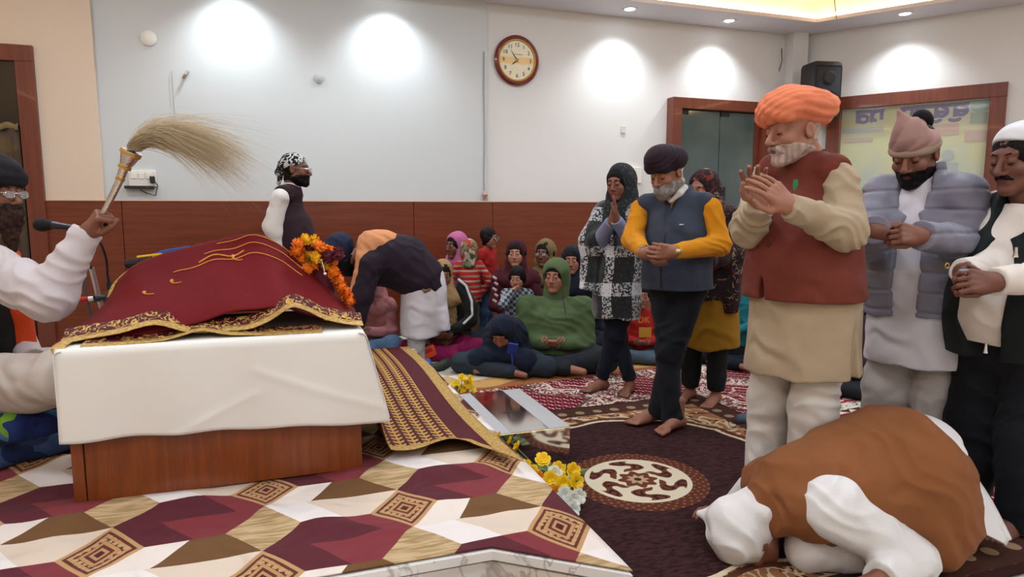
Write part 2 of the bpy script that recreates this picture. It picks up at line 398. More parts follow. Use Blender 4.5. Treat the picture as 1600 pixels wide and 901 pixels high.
def ring(name, d0, d1, z0, h, m_):
    A_, B_ = outset(tray, d0), outset(tray, d1); m = MB()
    for i in range(5): j = (i + 1) % 5; m.poly([(*A_[i], z0), (*A_[j], z0), (*B_[j], z0), (*B_[i], z0)], (0, 0, h))
    return m.build(name, m_, ce)
ring('cove_light_strip', 0.015, 0.03, ZC + 0.042, 0.05, M_led); ring('tray_riser', 0.14, 0.16, ZC + 0.04, 0.22, M_ceil)
M_lamp = mat('downlight_lens', '#f4f8ff', 0.4, 0, emit=14.0)
wash_lab = ['round ceiling downlight over the white wall above the fly whisk', 'round downlight over the white wall left of the clock', 'round ceiling downlight nearest to the clock', 'round ceiling downlight above the glass door', 'round ceiling downlight above the banner window']
for (x, y), lb in zip(WASH, wash_lab):
    e = empty('downlight', (x, y, ZC)); tag(e, lb, 'downlight', 'recessed downlights in the soffit')
    MB().lathe([(0.055, -0.004), (0.085, -0.006), (0.085, 0.0), (0.055, 0.0)], 28).build('trim_ring', M_white, e, True)
    MB().lathe([(0, -0.003), (0.055, -0.003), (0.055, 0.004), (0, 0.004)], 24).build('lens', M_lamp, e)
M_panel = mat('panel_diffuser', '#fff6ea', 0.4, 0, emit=3.0)
for i, (x, y) in enumerate(PANELS):
    MB().box((x - 0.3, y - 0.3, 3.607), (x + 0.3, y + 0.3, 3.62)).build('ceiling_panel', M_panel, ce)
# hanging wires
def wire(name, label, pts, r=0.004, m=None, cat='wire'):
    return tag(MB().tube(pts, r, 6).build(name, m or mat('wire_dark', '#5a4a3c', 0.6), None, True), label, cat)
p = Dp(1303, 20, 5.6)
wire('hanging_wire', 'thin brown wire hanging from the ceiling above the loudspeaker', [(p[0], p[1], 3.62), (p[0] + .005, p[1], 3.3), (p[0], p[1], 3.12), (p[0] + 0.01, p[1] + .01, 2.95), (p[0] + 0.03, p[1], 2.82)], 0.0045, mat('wire_brown', '#a8762c', 0.5))
p = Dp(1039, 3, 5.8)
wire('ceiling_hook', 'small hooked rod stub hanging at the bright ceiling cove', [(p[0], p[1], 3.62), (p[0], p[1], 3.24), (p[0] - 0.02, p[1], 3.20), (p[0] - 0.035, p[1], 3.23)], 0.005, mat('wire_brown', '#a8762c', 0.5))

# ---------------------------------------------------------------- things on the walls
ck = empty('wall_clock', (2.42, YB - 0.001, 2.82)); tag(ck, 'oval wall clock with dark red rim and cream dial', 'clock')
RX, RZ = 0.245, 0.255
Mc = Matrix.Diagonal((1, 1, RZ / RX, 1)) @ Matrix.Rotation(pi / 2, 4, 'X')
MB().lathe([(0.0, 0), (0.235, 0), (0.245, 0.015), (0.243, 0.035), (0.225, 0.05), (0.205, 0.045), (0.195, 0.03), (0, 0.03)], 56, Mc).build('rim', mat('clock_rim', '#6d1d18', 0.22, 0.1, coat=0.5), ck, True)
MB().lathe([(0.192, 0.031), (0.203, 0.046), (0.196, 0.047), (0.186, 0.033), (0.192, 0.031)], 56, Mc).build('gold_bezel', M_gold, ck, True)
MB().lathe([(0, 0.0305), (0.192, 0.0305), (0.192, 0.034), (0, 0.034)], 48, Mc).build('dial', mat('clock_dial', lambda t: t.mix(t.z.abs().step(0.02, 0.05), '#e2bd72', '#e4dcbc'), 0.35), ck)
def clock_text(s, x, z, size, name='numeral'):
    cu = bpy.data.curves.new(name, 'FONT'); cu.body = s; cu.size = size; cu.align_x = 'CENTER'; cu.align_y = 'CENTER'; cu.extrude = 0.001
    t_ = link(bpy.data.objects.new(name, cu)); bpy.context.view_layer.update()
    me = bpy.data.meshes.new_from_object(t_.evaluated_get(bpy.context.evaluated_depsgraph_get())); bpy.data.objects.remove(t_)
    me.materials.clear(); me.materials.append(M_black); o = link(bpy.data.objects.new(name, me), ck); o.location = (x, -0.036, z); o.rotation_euler = (pi / 2, 0, 0)
for k in range(1, 13):
    a = pi / 2 - k * pi / 6; clock_text(str(k), 0.148 * cos(a), 0.155 * sin(a), 0.055)
def hand(name, ang, ln, w):
    a = rad(90 - ang); d = Vector((cos(a), 0, sin(a))); s = Vector((-sin(a), 0, cos(a))); b = Vector((0, -0.039, 0))
    MB().poly([b - s * w - d * 0.02, b + d * ln * 0.55 - s * w * 0.9, b + d * ln, b + d * ln * 0.55 + s * w * 0.9, b + s * w - d * 0.02], (0, 0.0015, 0)).build(name, M_black, ck)
hand('hour_hand', 232, 0.085, 0.007); hand('minute_hand', 326, 0.13, 0.005)
MB().lathe([(0, 0.036), (0.008, 0.036), (0.008, 0.042), (0, 0.042)], 12, Mc).build('hub', M_gold, ck)
MB().box((-0.03, -0.04, 0.058), (0.06, -0.036, 0.058 + 0.003)).build('printed_line', M_black, ck)
# cable from clock height down to the wainscot, with its plug
wire('wall_cable', 'thin grey cable running down the wall beside the clock', [(2.06, YB - 0.04, 2.88), (2.055, YB - 0.04, 2.5), (2.06, YB - 0.038, 2.0), (2.052, YB - 0.04, 1.6), (2.06, YB - 0.045, 1.42)], 0.006, mat('wire_grey', '#9a9da0', 0.6), 'cable')
pl = empty('cable_plug', (2.06, YB - 0.05, 1.42)); tag(pl, 'loose pinkish plug end hanging above the wainscot below the clock cable', 'plug')
MB().tube([(0, 0, 0.06), (0, -0.01, 0.02), (0.0, 0, -0.02)], [0.014, 0.03, 0.018], 12).build('plug_body', mat('plug_plastic', '#b8968a', 0.5), pl, True)
MB().tube([(0.02, -0.01, -0.02), (0.02, -0.01, -0.045)], 0.005, 6).build('prong', M_steel, pl); MB().tube([(-0.02, -0.01, -0.02), (-0.02, -0.01, -0.045)], 0.005, 6).build('prong', M_steel, pl)
sw = empty('switchboard', (-1.10, YB - 0.03, 1.56)); tag(sw, 'white switchboard with sockets and cable above the wainscot', 'switchboard')
MB().box((-0.11, -0.03, -0.07), (0.11, 0, 0.07), 0.006).build('plate', M_white, sw)
for k in range(3): MB().box((-0.09 + k * 0.06, -0.038, -0.005), (-0.045 + k * 0.06, -0.03, 0.05), 0.003).build('switch', M_white, sw)
MB().box((-0.14, -0.07, -0.09), (0.09, -0.01, -0.065), 0.004).build('small_shelf', M_black, sw)
MB().tube([(0.08, -0.045, 0.0), (0.12, -0.05, -0.06), (0.10, -0.06, -0.15), (0.03, -0.05, -0.13), (-0.02, -0.03, -0.10)], 0.005, 6).build('cable', M_black, sw, True)
MB().box((0.06, -0.06, -0.04), (0.1, -0.03, 0.02), 0.005).build('adaptor', M_black, sw)
kn = MB().lathe([(0, 0), (0.06, 0), (0.065, 0.012), (0.05, 0.022), (0, 0.024)], 24, Matrix.Rotation(pi / 2, 4, 'X')).build('cover_disc', M_white, None, True, (-0.985, YB - 0.031, 2.765)); tag(kn, 'round white cover cap high on the white wall at left', 'cap')
kn = MB().lathe([(0, 0), (0.045, 0), (0.05, 0.01), (0.03, 0.018), (0, 0.02)], 24, Matrix.Rotation(pi / 2, 4, 'X')).build('cover_disc', mat('grey_cap', '#b9bcbc', 0.6), None, True, tuple(Vector((0.43, YB - 0.031, 2.52)))); tag(kn, 'small grey round patch on the white wall above the standing man', 'cap')
kn = empty('wall_hook', (-0.72, YB - 0.035, 2.45)); tag(kn, 'small metal hook with dangling string on the white wall', 'hook')
MB().tube([(0.03, 0, 0.06), (0.01, -0.03, 0.02), (-0.01, -0.02, -0.01)], 0.012, 8).build('hook', mat('hook_brown', '#a09080', 0.5), kn, True)
MB().tube([(-0.1, -0.008, 0.05), (-0.1, -0.008, -0.2), (-0.095, -0.008, -0.36)], 0.002, 6).build('string', mat('wire_grey2', '#8b8b88', 0.6), kn)
q = MB().box((3.66, YB - 0.012, 2.13), (3.72, YB - 0.002, 2.21), 0.003).build('sticker_scrap', mat('paper_scrap', '#d8cfc6', 0.8)); tag(q, 'small torn paper scrap on the wall right of the clock', 'sticker')
q = MB().box((3.62, YB - 0.04, 1.58), (3.92, YB - 0.001, 1.76), 0.006).build('socket_plate', M_white); tag(q, 'pale socket plate on the wall beside the praying girl', 'socket plate')
wire('wall_wire', 'short dark wire dangling from the corner column', [(5.80, YB - 0.02, 3.2), (5.79, YB - 0.05, 3.05), (5.76, YB - 0.04, 2.93)], 0.006)
# loudspeaker
sp = empty('loudspeaker', (5.93, 6.22, 2.28), rad(205 - 180)); sp.rotation_euler.z = rad(-19.4 + 8); tag(sp, 'black loudspeaker mounted high in the corner behind the coral turban', 'loudspeaker')
MB().box((-0.18, -0.15, 0.0), (0.18, 0.15, 0.66), 0.05).build('cabinet', M_black, sp, True)
MB().box((-0.15, -0.165, 0.03), (0.15, -0.145, 0.60), 0.02).build('grille', mat('speaker_grille', '#22252b', 0.7, 0.1, 40, 0.003, 300), sp, True)
MB().lathe([(0.0, 0.0), (0.10, 0.0), (0.13, 0.012), (0.135, 0.02), (0.12, 0.022), (0.05, 0.005), (0, 0.008)], 32, Matrix.Translation((0, -0.165, 0.2)) @ Matrix.Rotation(pi / 2, 4, 'X')).build('woofer', M_black, sp, True)
MB().lathe([(0.0, 0.0), (0.05, 0.0), (0.07, 0.012), (0.05, 0.018), (0, 0.004)], 24, Matrix.Translation((0, -0.165, 0.47)) @ Matrix.Rotation(pi / 2, 4, 'X')).build('tweeter', M_black, sp, True)
MB().box((-0.04, 0.14, 0.2), (0.04, 0.36, 0.28), 0.005).build('bracket', M_black, sp)
# ---------------------------------------------------------------- carpets and floor sheets
def filigree(t, scale, thr=0.06, dist=1.2, vec=None):
    """curling light tracery"""
    n = t.noise(scale, 1.5, vec, dist); return ((n - 0.5).abs()).lt(thr)
def brown_pat(t):
    x, y = t.x, t.y; ax, ay = x.abs(), y.abs()
    r = (x * x + y * y).sqrt(); a = y.atan2(x)
    n = t.noise(30, 3, t.stretch(1, 2.4, 1))
    field = t.mix(n.step(0.35, 0.65), '#2c1a1c', '#43282a')
    # medallion
    wob = (a * 8).sin()
    ring0 = r.lt(0.33); c = t.mix(ring0, field, t.mix(((a * 40).sin() * (r * 150).sin()).gt(0.55), '#5b3226', '#8a5c40'))
    cream = r.lt(0.252); c = t.mix(cream, c, '#d9cdb4')
    swirl = (a * 6 + (r * 52).sin() * 1.5).sin() * 0.8 + (a * 12).cos() * 0.35
    c = t.mix(r.lt(0.228) * r.gt(0.085) * swirl.gt(0.0 - 0.05), c, '#6b3a2b')
    c = t.mix(r.lt(0.228) * r.gt(0.13) * (swirl - 0.75).abs().lt(0.22), c, '#33201d')
    c = t.mix(r.lt(0.10) * (r + wob * 0.012).gt(0.085), c, '#d9cdb4')
    c = t.mix((r + wob * 0.012).lt(0.085), c, '#6b3a2b'); c = t.mix((r + wob * 0.01).lt(0.045), c, '#b89a7c'); c = t.mix(r.lt(0.018), c, '#4a2a20')
    # border: scalloped edge that cuts the corners
    e = (ax - 0.80).max(ay - 0.80).max((ax + ay - 1.28) * 0.75) + (a * 12).cos() * 0.022
    bd = e.gt(0)
    base = t.mix(t.noise(7, 3).step(0.4, 0.6), '#4a2c24', '#6a4230')
    f1 = filigree(t, 7.5, 0.05, 1.6); f2 = filigree(t, 5.2, 0.10, 2.0)
    bcol = t.mix(f2, base, '#9a6a48'); bcol = t.mix(f1, bcol, '#cbb898')
    c = t.mix(bd, c, bcol); c = t.mix((e - 0.012).abs().lt(0.010), c, '#d6c9ae'); c = t.mix((e - 0.045).abs().lt(0.016), c, '#5a3527')
    o = (ax - 1.10).max(ay - 1.10); c = t.mix(o.gt(-0.14), c, t.mix(((x * 26).sin() * (y * 26).sin()).abs().gt(0.72), '#4b3029', '#a08468'))
    return t.mix(o.gt(0.02), c, '#3a2320')
def pile(t): return t.noise(420, 2) * 0.5 + t.noise(26, 2, t.stretch(1, 2.2, 1)) * 0.5
M_brownrug = mat('brown_carpet_pile', brown_pat, 0.95, bump=0.006, height=pile, spec=0.1)
def thick_rug(name, x0, x1, y0, y1, z, m, loc, rz, nx=60, ny=60, amp=0.003, seed=1):
    def fn(u, v):
        x = x0 + (x1 - x0) * u; y = y0 + (y1 - y0) * v; return x, y, z + amp * snoise(x * 5, y * 5, seed)
    o = sheet_grid(name, fn, nx, ny, m, None, 0.012, loc); o.rotation_euler.z = rz; return o
o = thick_rug('brown_carpet', -1.14, 1.14, -1.16, 1.14, 0.022, M_brownrug, (1.57, 2.66, 0), 0)
tag(o, 'dark brown carpet with cream round medallion and scrolled border', 'carpet')
def maroon_pat(t):
    x, y = t.x, t.y
    dots = ((x * 85).sin() * (y * 60 + (x * 85).floor() * 1.7).sin()).gt(0.55)
    c = t.mix(dots, '#6b0f26', '#d2b4ac')
    # large ogee arches: white tracery bands around maroon fields
    cx = (x / 0.95).frac() - 0.5; cy = (y / 0.85).frac() - 0.5
    rr = ((cx * cx) * 1.5 + cy * cy).sqrt() + (cy.atan2(cx) * 6).cos() * 0.025
    band = rr.gt(0.30) * rr.lt(0.52)
    tr = filigree(t, 17, 0.075, 1.5)
    bc = t.mix(tr, '#7d1a30', '#e0d4c8'); bc = t.mix(filigree(t, 11, 0.04, 2.2), bc, '#5b4038')
    c = t.mix(band, c, bc); c = t.mix((rr - 0.30).abs().lt(0.014), c, '#d6c4b6'); c = t.mix((rr - 0.52).abs().lt(0.014), c, '#5a4a40')
    c = t.mix((rr - 0.17).abs().lt(0.012), c, '#c9aca4')
    return c
def maroon_border(x0, x1, y0, y1):
    def f(t):
        c = maroon_pat(t); e = (t.x - x0).min(-t.x + x1).min((t.y - y0).min(-t.y + y1))
        z1 = ((t.x * 60).sin() + (t.y * 60).sin()).gt(0.0)
        bc = t.mix(filigree(t, 20, 0.11, 1.2), '#4a3c34', '#d8cebf')
        c = t.mix(e.lt(0.26), c, bc)
        c = t.mix(e.lt(0.26) * e.gt(0.20), c, t.mix(z1, '#7a1730', '#cbb8a8')); c = t.mix((e - 0.19).abs().lt(0.012), c, '#b0203a')
        c = t.mix(e.lt(0.07), c, t.mix(z1, '#40302c', '#d3c8bb')); return t.mix(e.lt(0.02), c, '#8c1830')
    return f
MR = [('maroon_carpet', 'maroon dotted carpet with white tracery under the praying girl', (0.8, 3.0, 0), rad(7.5), 0.15, 3.15, -0.2, 1.62),
      ('maroon_carpet', 'maroon patterned carpet spread behind the man with coral turban', (4.05, 3.9, 0), 0.0, -0.12, 3.0, -0.12, 1.15)]
for i, (nm, lb, loc, rz, x0, x1, y0, y1) in enumerate(MR):
    o = thick_rug(nm, x0, x1, y0, y1, 0.012 + 0.003 * i, mat('maroon_carpet_pile_%d' % i, maroon_border(x0, x1, y0, y1), 0.95, bump=0.004, height=pile, spec=0.1), loc, rz, seed=3 + i)
    tag(o, lb, 'carpet', 'maroon patterned carpets')
    rr = random.Random(i); m = MB()
    for k in range(int((x1 - x0) / 0.012)):
        x = x0 + k * 0.012 + rr.uniform(-.003, .003); dx = rr.uniform(-.015, .015)
        m.poly([(x - .004, y1 - .002, 0.012), (x + .004, y1 - .002, 0.012), (x + dx + .002, y1 + rr.uniform(.035, .06), 0.006)], (0, 0, 0.003))
    tag(m.build('fringe', mat('fringe_red', '#8c1830', 0.9), o), kind='stuff')
# second strip of the right carpet towards the camera
o = thick_rug('maroon_carpet', -0.04, 3.9, -2.6, 1.76, 0.010, mat('maroon_carpet_pile_2', maroon_border(-.04, 3.9, -2.6, 1.76), 0.95, bump=0.004, height=pile, spec=0.1), (2.75, 2.0, 0), 0.0, seed=9)
tag(o, 'maroon patterned carpet under the men standing at the right', 'carpet', 'maroon patterned carpets')
def cream_pat(t):
    gx = t.x * 2.6 + t.y * 0.9; gy = t.y * 2.6 - t.x * 0.9; q = gx.floor() + gy.floor()
    c = t.mix(q.mod(3).gt(0.5), '#c9a468', '#ddd8ca'); c = t.mix(q.mod(3).gt(1.5), c, '#b9b3a2')
    c = t.mix((gx.floor() - gy.floor()).mod(2).gt(0.5), c, '#d9d3c4')
    f = t.y + (t.x * 9).sin() * 0.03
    c = t.mix(f.lt(0.26), c, '#c69a5c'); c = t.mix((f - 0.26).abs().lt(0.012), c, '#e2dccb')
    c = t.mix(((t.x * 9 + 1.2).sin() * 0.05 + 0.10).gt(t.y), c, '#9c6038'); return c
def fn(u, v): x = 4.9 * u; y = 2.2 * v; return x, y, 0.016 + 0.004 * snoise(x * 6, y * 6, 5)
o = sheet_grid('floor_sheet', fn, 90, 50, cloth('cream_floor_sheet', cream_pat), None, 0.006, (1.02, 4.40, 0.0)); o.rotation_euler.z = rad(6.0)
tag(o, 'cream and ochre printed floor sheet under the seated audience', 'sheet')

# ---------------------------------------------------------------- platform
PLZ = 0.185
plat = empty('marble_platform'); tag(plat, 'low white marble platform under the patchwork sheet', 'platform')
pp = [(-4.8, 1.99), (0.625, 1.965), (0.985, 1.685), (0.985, 5.2), (-4.8, 5.2)]
def inset(s): return [(-4.8, 1.99 + s), (0.625, 1.965 + s), (0.985 - s, 1.685 + s * 1.6), (0.985 - s, 5.2 - s), (-4.8, 5.2 - s)]
MB().poly([(*p, PLZ - 0.03) for p in pp], (0, 0, 0.03)).build('top_slab', M_marble, plat)
MB().poly([(*p, 0.0) for p in inset(0.02)], (0, 0, PLZ - 0.045)).build('riser', M_marble, plat)
MB().poly([(*p, PLZ - 0.045) for p in inset(0.03)], (0, 0, 0.015)).build('shadow_gap', mat('grey_grout', '#8b8782', 0.8), plat)
def patch_pat(t):
    nx = t.noise(1.3, 2); x = t.x + (nx - 0.5) * 0.06; y = t.y + (t.noise(1.1, 2, t.stretch(1, 1.2, 1)) - 0.5) * 0.07
    gx = (x + 0.575) / 0.49; col = (gx + 0.5).floor(); dx = ((gx - col) * 0.49).abs()
    gy = (y - 2.36) / 0.335; row = (gy + 0.5).floor(); dy = (gy - row) * 0.335
    md = dx / 0.125 + dy.abs() / 0.168; dia = md.lt(1)
    orn = (col + row).mod(2).lt(0.5)
    weave = t.noise(38, 3, t.stretch(0.25, 2.2, 1)).step(0.35, 0.65)
    beige = t.mix(weave, '#a08258', '#c4aa82')
    mx = (dx / 0.125).max(dy.abs() / 0.168)
    k = (md * 26).sin(); key = ((x * 160).sin() * (y * 160).sin()).gt(0.1)
    oc = t.mix(k.gt(0.1), '#b48a5c', '#5e2b26'); oc = t.mix((md - 0.62).abs().lt(0.12) * key, oc, '#b9966a'); oc = t.mix(md.gt(0.88), oc, '#b89264'); oc = t.mix(md.lt(0.14), oc, '#4a1c20')
    dcol = t.mix(orn, beige, oc)
    gp = (gx.floor() + row).mod(2).lt(0.5); tt = gx.frac()
    s1 = (tt - 0.55 + dy * 1.5).gt(0); s2 = (tt - 0.52 - dy * 1.1).gt(0)
    mar = t.mix(s1, '#57202a', '#7b3138'); wb_ = t.mix(s2, '#e2d6cd', '#6b4a2a'); wc = t.mix(s1, '#e6dedb', '#d8c6b4')
    up = dy.gt(0); ev = t.mix(up, wb_, mar); od = t.mix(up, mar, wc)
    return t.mix(dia, t.mix(gp, od, ev), dcol)
def inpoly_front(x): return np.where(x < 0.625, 1.99 - 0.0045 * (x + 4.9), 1.965 - (x - 0.625) * 0.78)
def fn(u, v):
    x = -3.2 + 4.19 * u; yf = inpoly_front(x) + 0.015; y = yf + (5.15 - yf) * v ** 1.3
    h = 0.010 * np.maximum(0, snoise(x * 7 + y * 3, y * 5 - x * 2, 11)) * 3 + 0.012 * np.maximum(0, np.sin(x * 5 + y * 11 + 1.2 * np.sin(x * 4))) ** 4
    edge = np.clip((0.99 - x) / 0.08, 0, 1) * np.clip(v * 12, 0, 1); return x, y, PLZ + 0.006 + h * edge * 0.9 + 0.004 * (1 - edge)
o = sheet_grid('patchwork_sheet', fn, 150, 130, cloth('patchwork_print', patch_pat, 0.9, 0.0015, 300), None, 0.004)
tag(o, 'patchwork bedsheet in maroon, white, brown and beige spread over the platform', 'sheet')

# ---------------------------------------------------------------- manji (low wooden bench), cloths
mj = empty('wooden_bench', (-0.225, 3.1, PLZ + 0.01)); tag(mj, 'low reddish wooden bench under the white cloth', 'bench')
def mjb(name, lo, hi, bev=0.003): return MB().box(np.array(lo) - [-0.225, 3.1, PLZ + 0.01], np.array(hi) - [-0.225, 3.1, PLZ + 0.01], bev).build(name, M_manji, mj)
mjb('front_board', (-0.712, 2.79, PLZ + 0.012), (0.305, 2.815, 0.765)); mjb('corner_stile', (-0.755, 2.787, PLZ + 0.012), (-0.715, 2.83, 0.765))
mjb('side_board', (-0.755, 2.832, PLZ + 0.012), (-0.73, 3.43, 0.765)); mjb('side_board', (0.28, 2.818, PLZ + 0.012), (0.305, 3.43, 0.765))
mjb('top_board', (-0.755, 2.79, 0.767), (0.305, 3.45, 0.782)); mjb('back_board', (-0.755, 3.432, PLZ + 0.012), (0.305, 3.45, 0.765))
TZ = 0.787
tcl = empty('white_tablecloth', (-0.225, 3.1, TZ)); tag(tcl, 'plain white cloth draped over the wooden bench', 'tablecloth')
M_wcloth = mat('white_cotton', '#e9e6e0', 0.9, 0.015, 5, 0.001, 300, sheen=0.1,
               height=lambda t: t.noise(3.0, 3, dist=1.0) * 0.7 + t.noise(260, 2) * 0.06)
def drape(s, L, r=0.02):
    """arc length along top (0..L) then over a rounded edge downwards -> (out, down)"""
    a = pi / 2 * r; o = np.where(s < L, s, np.where(s < L + a, L + r * np.sin((s - L) / r), L + r)); d = np.where(s < L, 0, np.where(s < L + a, r * (1 - np.cos((s - L) / r)), r + (s - L - a)))
    return o, d
def fn(u, v):
    x = -0.775 + 1.10 * u; hem = 0.345 + 0.045 * u ** 2 + 0.004 * np.sin(u * 23)
    s = v * (0.68 + hem); o, d = drape(s, 0.67); k = np.clip(d / 0.35, 0, 1)
    x = x + k * u ** 8 * 0.09 + k * (1 - u) ** 10 * -0.004
    crease = 0.004 * np.exp(-((d - 0.35 + 0.32 * (u - 0.35) * 1.6) / 0.012) ** 2) * (u > 0.3) * (u < 0.62) + 0.004 * np.exp(-((d - 0.12 - 0.5 * (u - 0.6)) / 0.014) ** 2) * (u > 0.6)
    y = 3.455 - o - 0.012 * k * np.sin(u * 9 + 1) ** 2 - 0.02 * k * u ** 6 - crease * (d > 0.02)
    return x + 0.225, y - 3.1, -d + 0.002 + 0 * x
sheet_grid('front_drape', fn, 70, 80, M_wcloth, tcl, 0.003)
def fn(u, v):     # right end
    k0 = np.clip(v * 0.42 / 0.35, 0, 1); y = 2.757 - 0.02 * k0 * (1 - u) ** 3 + 0.67 * u; s = v * 0.41; o, d = drape(s, 0.005); k = np.clip(d / 0.35, 0, 1); x = 0.303 + o + k * (0.085 - 0.05 * u + 0.02 * np.sin(u * 14) * u)
    return x + 0.225, y - 3.1, -d + 0.001
sheet_grid('side_drape', fn, 40, 30, M_wcloth, tcl, 0.003)
def fn(u, v):
    y = 2.757 + 0.67 * u; s = v * 0.345; o, d = drape(s, 0.005); x = -0.753 - o - 0.012 * np.sin(u * 10) ** 2 * d
    return x + 0.225, y - 3.1, -d + 0.001
sheet_grid('side_drape', fn, 30, 24, M_wcloth, tcl, 0.003)

# velvet cloth over the book and cushions
_rx = np.array([-.80, -.734, -.669, -.629, -.566, -.503, -.377, -.274, -.182, -.089, -.009, .071, .18, .307, .34]); _rz = np.array([.80, .855, .945, 1.02, 1.068, 1.095, 1.13, 1.155, 1.178, 1.192, 1.155, 1.075, .965, .842, .815])
def vel_z(x, y):
    r = np.interp(x, _rx, _rz); r = (r + np.interp(x - .03, _rx, _rz) + np.interp(x + .03, _rx, _rz)) / 3
    yr = 3.20 - 0.04 * (x + 0.3)
    g = np.clip(1 - np.abs(y - yr) / np.where(y < yr, 0.335, 0.27), 0, 1); g = g ** 0.8 * (1 - 0.12 * np.sin(pi * g))
    w = 0.010 * np.sin(x * 22 + y * 9 + 1.5 * np.sin(x * 6)) * g * (1 - g) * 3
    return TZ + 0.012 + (r - TZ - 0.012) * g + w
M_velvet = mat('red_velvet', '#68060e', 0.7, 0.2, 4, 0.012, 8, sheen=0.02, spec=0.2)
vel = empty('velvet_cover', (-0.225, 3.1, TZ)); tag(vel, 'dark red velvet cover tented over the holy book on the white cloth', 'cover cloth')
def fn(u, v):
    x = -0.80 + 1.13 * u; y = 2.895 - 0.02 * np.sin(u * 7) + (0.595 + 0.0 * u) * v
    return x + 0.225, y - 3.1, vel_z(x, y) - TZ + 0.004
sheet_grid('velvet', fn, 110, 70, M_velvet, vel, 0.004)
def ribbon(pts, w0, w1, name, m, par, th=0.003, lift=0.0):
    pts = np.array(pts); n = len(pts)
    def f(u, v):
        i = u * (n - 1); P = [np.interp(i, np.arange(n), pts[:, k]) for k in range(3)]; return P[0], P[1] + w0 + (w1 - w0) * v, P[2] + lift * v
    return sheet_grid(name, f, n * 4, 6, m, par, th)
M_goldb = mat('gold_border', lambda t: t.mix(t.noise(70, 4, t.stretch(1, 2, 2)).step(0.3, 0.7), '#9a7434', '#d4b066'), 0.5, metal=0.3, bump=0.002, height=lambda t: t.noise(160, 2))
L = lambda x, y, z: (x + 0.225, y - 3.1, z - TZ)
hem = [L(-0.78, 2.86, 0.80), L(-0.68, 2.865, 0.815), L(-0.58, 2.85, 0.83), L(-0.46, 2.86, 0.855), L(-0.34, 2.85, 0.82), L(-0.22, 2.86, 0.815), L(-0.12, 2.85, 0.82), L(-0.04, 2.85, 0.85), L(0.04, 2.84, 0.90), L(0.10, 2.845, 0.885), L(0.17, 2.85, 0.845), L(0.25, 2.85, 0.82), L(0.33, 2.84, 0.808)]
from itertools import chain
def catmull(P, k=6):
    P = np.array(P, float); out = []
    for i in range(len(P) - 1):
        p0, p1, p2, p3 = P[max(i - 1, 0)], P[i], P[i + 1], P[min(i + 2, len(P) - 1)]
        for j in range(k):
            t = j / k; out.append(0.5 * (2 * p1 + (p2 - p0) * t + (2 * p0 - 5 * p1 + 4 * p2 - p3) * t * t + (3 * p1 - p0 - 3 * p2 + p3) * t ** 3))
    return np.array(out + [P[-1]])
ribbon(catmull(hem, 4), -0.012, 0.035, 'gold_hem', M_goldb, vel, 0.003, 0.012)
def brocade_band(t):
    c = t.mix(filigree(t, 34, 0.035, 1.0), '#4a0714', '#c9a052'); return c
M_broc2 = mat('brocade_band', brocade_band, 0.6, spec=0.3)
hem2 = np.array(catmull(hem, 4)); hem2[:, 1] += 0.034; hem2[:, 2] += 0.010
ribbon(hem2, 0.0, 0.05, 'embroidered_band', M_broc2, vel, 0.003, 0.03)
under = [L(-0.70, 2.80, 0.794), L(-0.55, 2.80, 0.795), L(-0.42, 2.81, 0.80), L(-0.30, 2.83, 0.825), L(-0.2, 2.82, 0.806), L(-0.05, 2.81, 0.797), L(0.06, 2.81, 0.796), L(0.16, 2.80, 0.795)]
ribbon(catmull(under, 4), -0.006, 0.028, 'gold_hem', M_goldb, vel, 0.003, 0.006)
un2 = np.array(catmull(under, 4)); un2[:, 1] += 0.028; un2[:, 2] += 0.006
ribbon(un2, 0.0, 0.05, 'embroidered_band', M_broc2, vel, 0.003, 0.012)
# left end: gold edge falling to the corner, and a turned-up flap at the back
def edge_strip(name, pts, wvec, m):
    P = catmull(pts, 5); n = len(P); wv = np.array(wvec)
    def f(u, v):
        i = u * (n - 1); return tuple(np.interp(i, np.arange(n), P[:, k]) + wv[k] * v for k in range(3))
    return sheet_grid(name, f, n * 2, 5, m, vel, 0.003)
edge_strip('gold_hem', [L(-0.78, 2.775, 0.775), L(-0.79, 2.80, 0.797), L(-0.755, 2.88, 0.812), L(-0.64, 2.885, 0.835)], (0.045, 0.005, 0.0), M_goldb)
edge_strip('gold_hem', [L(-0.672, 3.20, 0.935), L(-0.655, 3.22, 0.985), L(-0.61, 3.23, 1.035), L(-0.56, 3.235, 1.066)], (-0.018, 0.0, -0.012), M_goldb)
# embroidered scrolls on the ridge
def on_vel(x, y, dz=0.008): return L(x, y, float(vel_z(np.array(x), np.array(y))) + dz)
M_emb = mat('saffron_thread', '#d08a24', 0.55, 0.2, 60, sheen=0.2)
for off_, amp, a0, a1, w in ((0.02, 0.003, -0.30, 0.12, 0.0022), (0.045, 0.002, -0.25, 0.13, 0.002), (-0.015, 0.004, -0.42, 0.10, 0.0024), (0.0, 0.008, -0.32, -0.14, 0.0035)):
    MB().tube([on_vel(x, 3.135 + off_ + amp * sin(x * 42) + 0.02 * (x + .2), 0.006) for x in np.linspace(a0, a1, 50)], w, 5).build('embroidery', M_emb, vel, True)
for cx, cy in ((-0.54, 3.05), (-0.44, 3.08), (-0.2, 3.12)):
    MB().tube([on_vel(cx + 0.016 * cos(a) + .01 * a, cy + 0.010 * sin(a), 0.006) for a in np.linspace(0, 5, 16)], [0.005 - .0002 * i for i in range(16)], 5).build('embroidery', M_emb, vel, True)
M_gth = mat('gold_cord', '#c9a052', 0.4, 0.1, metal=0.6)
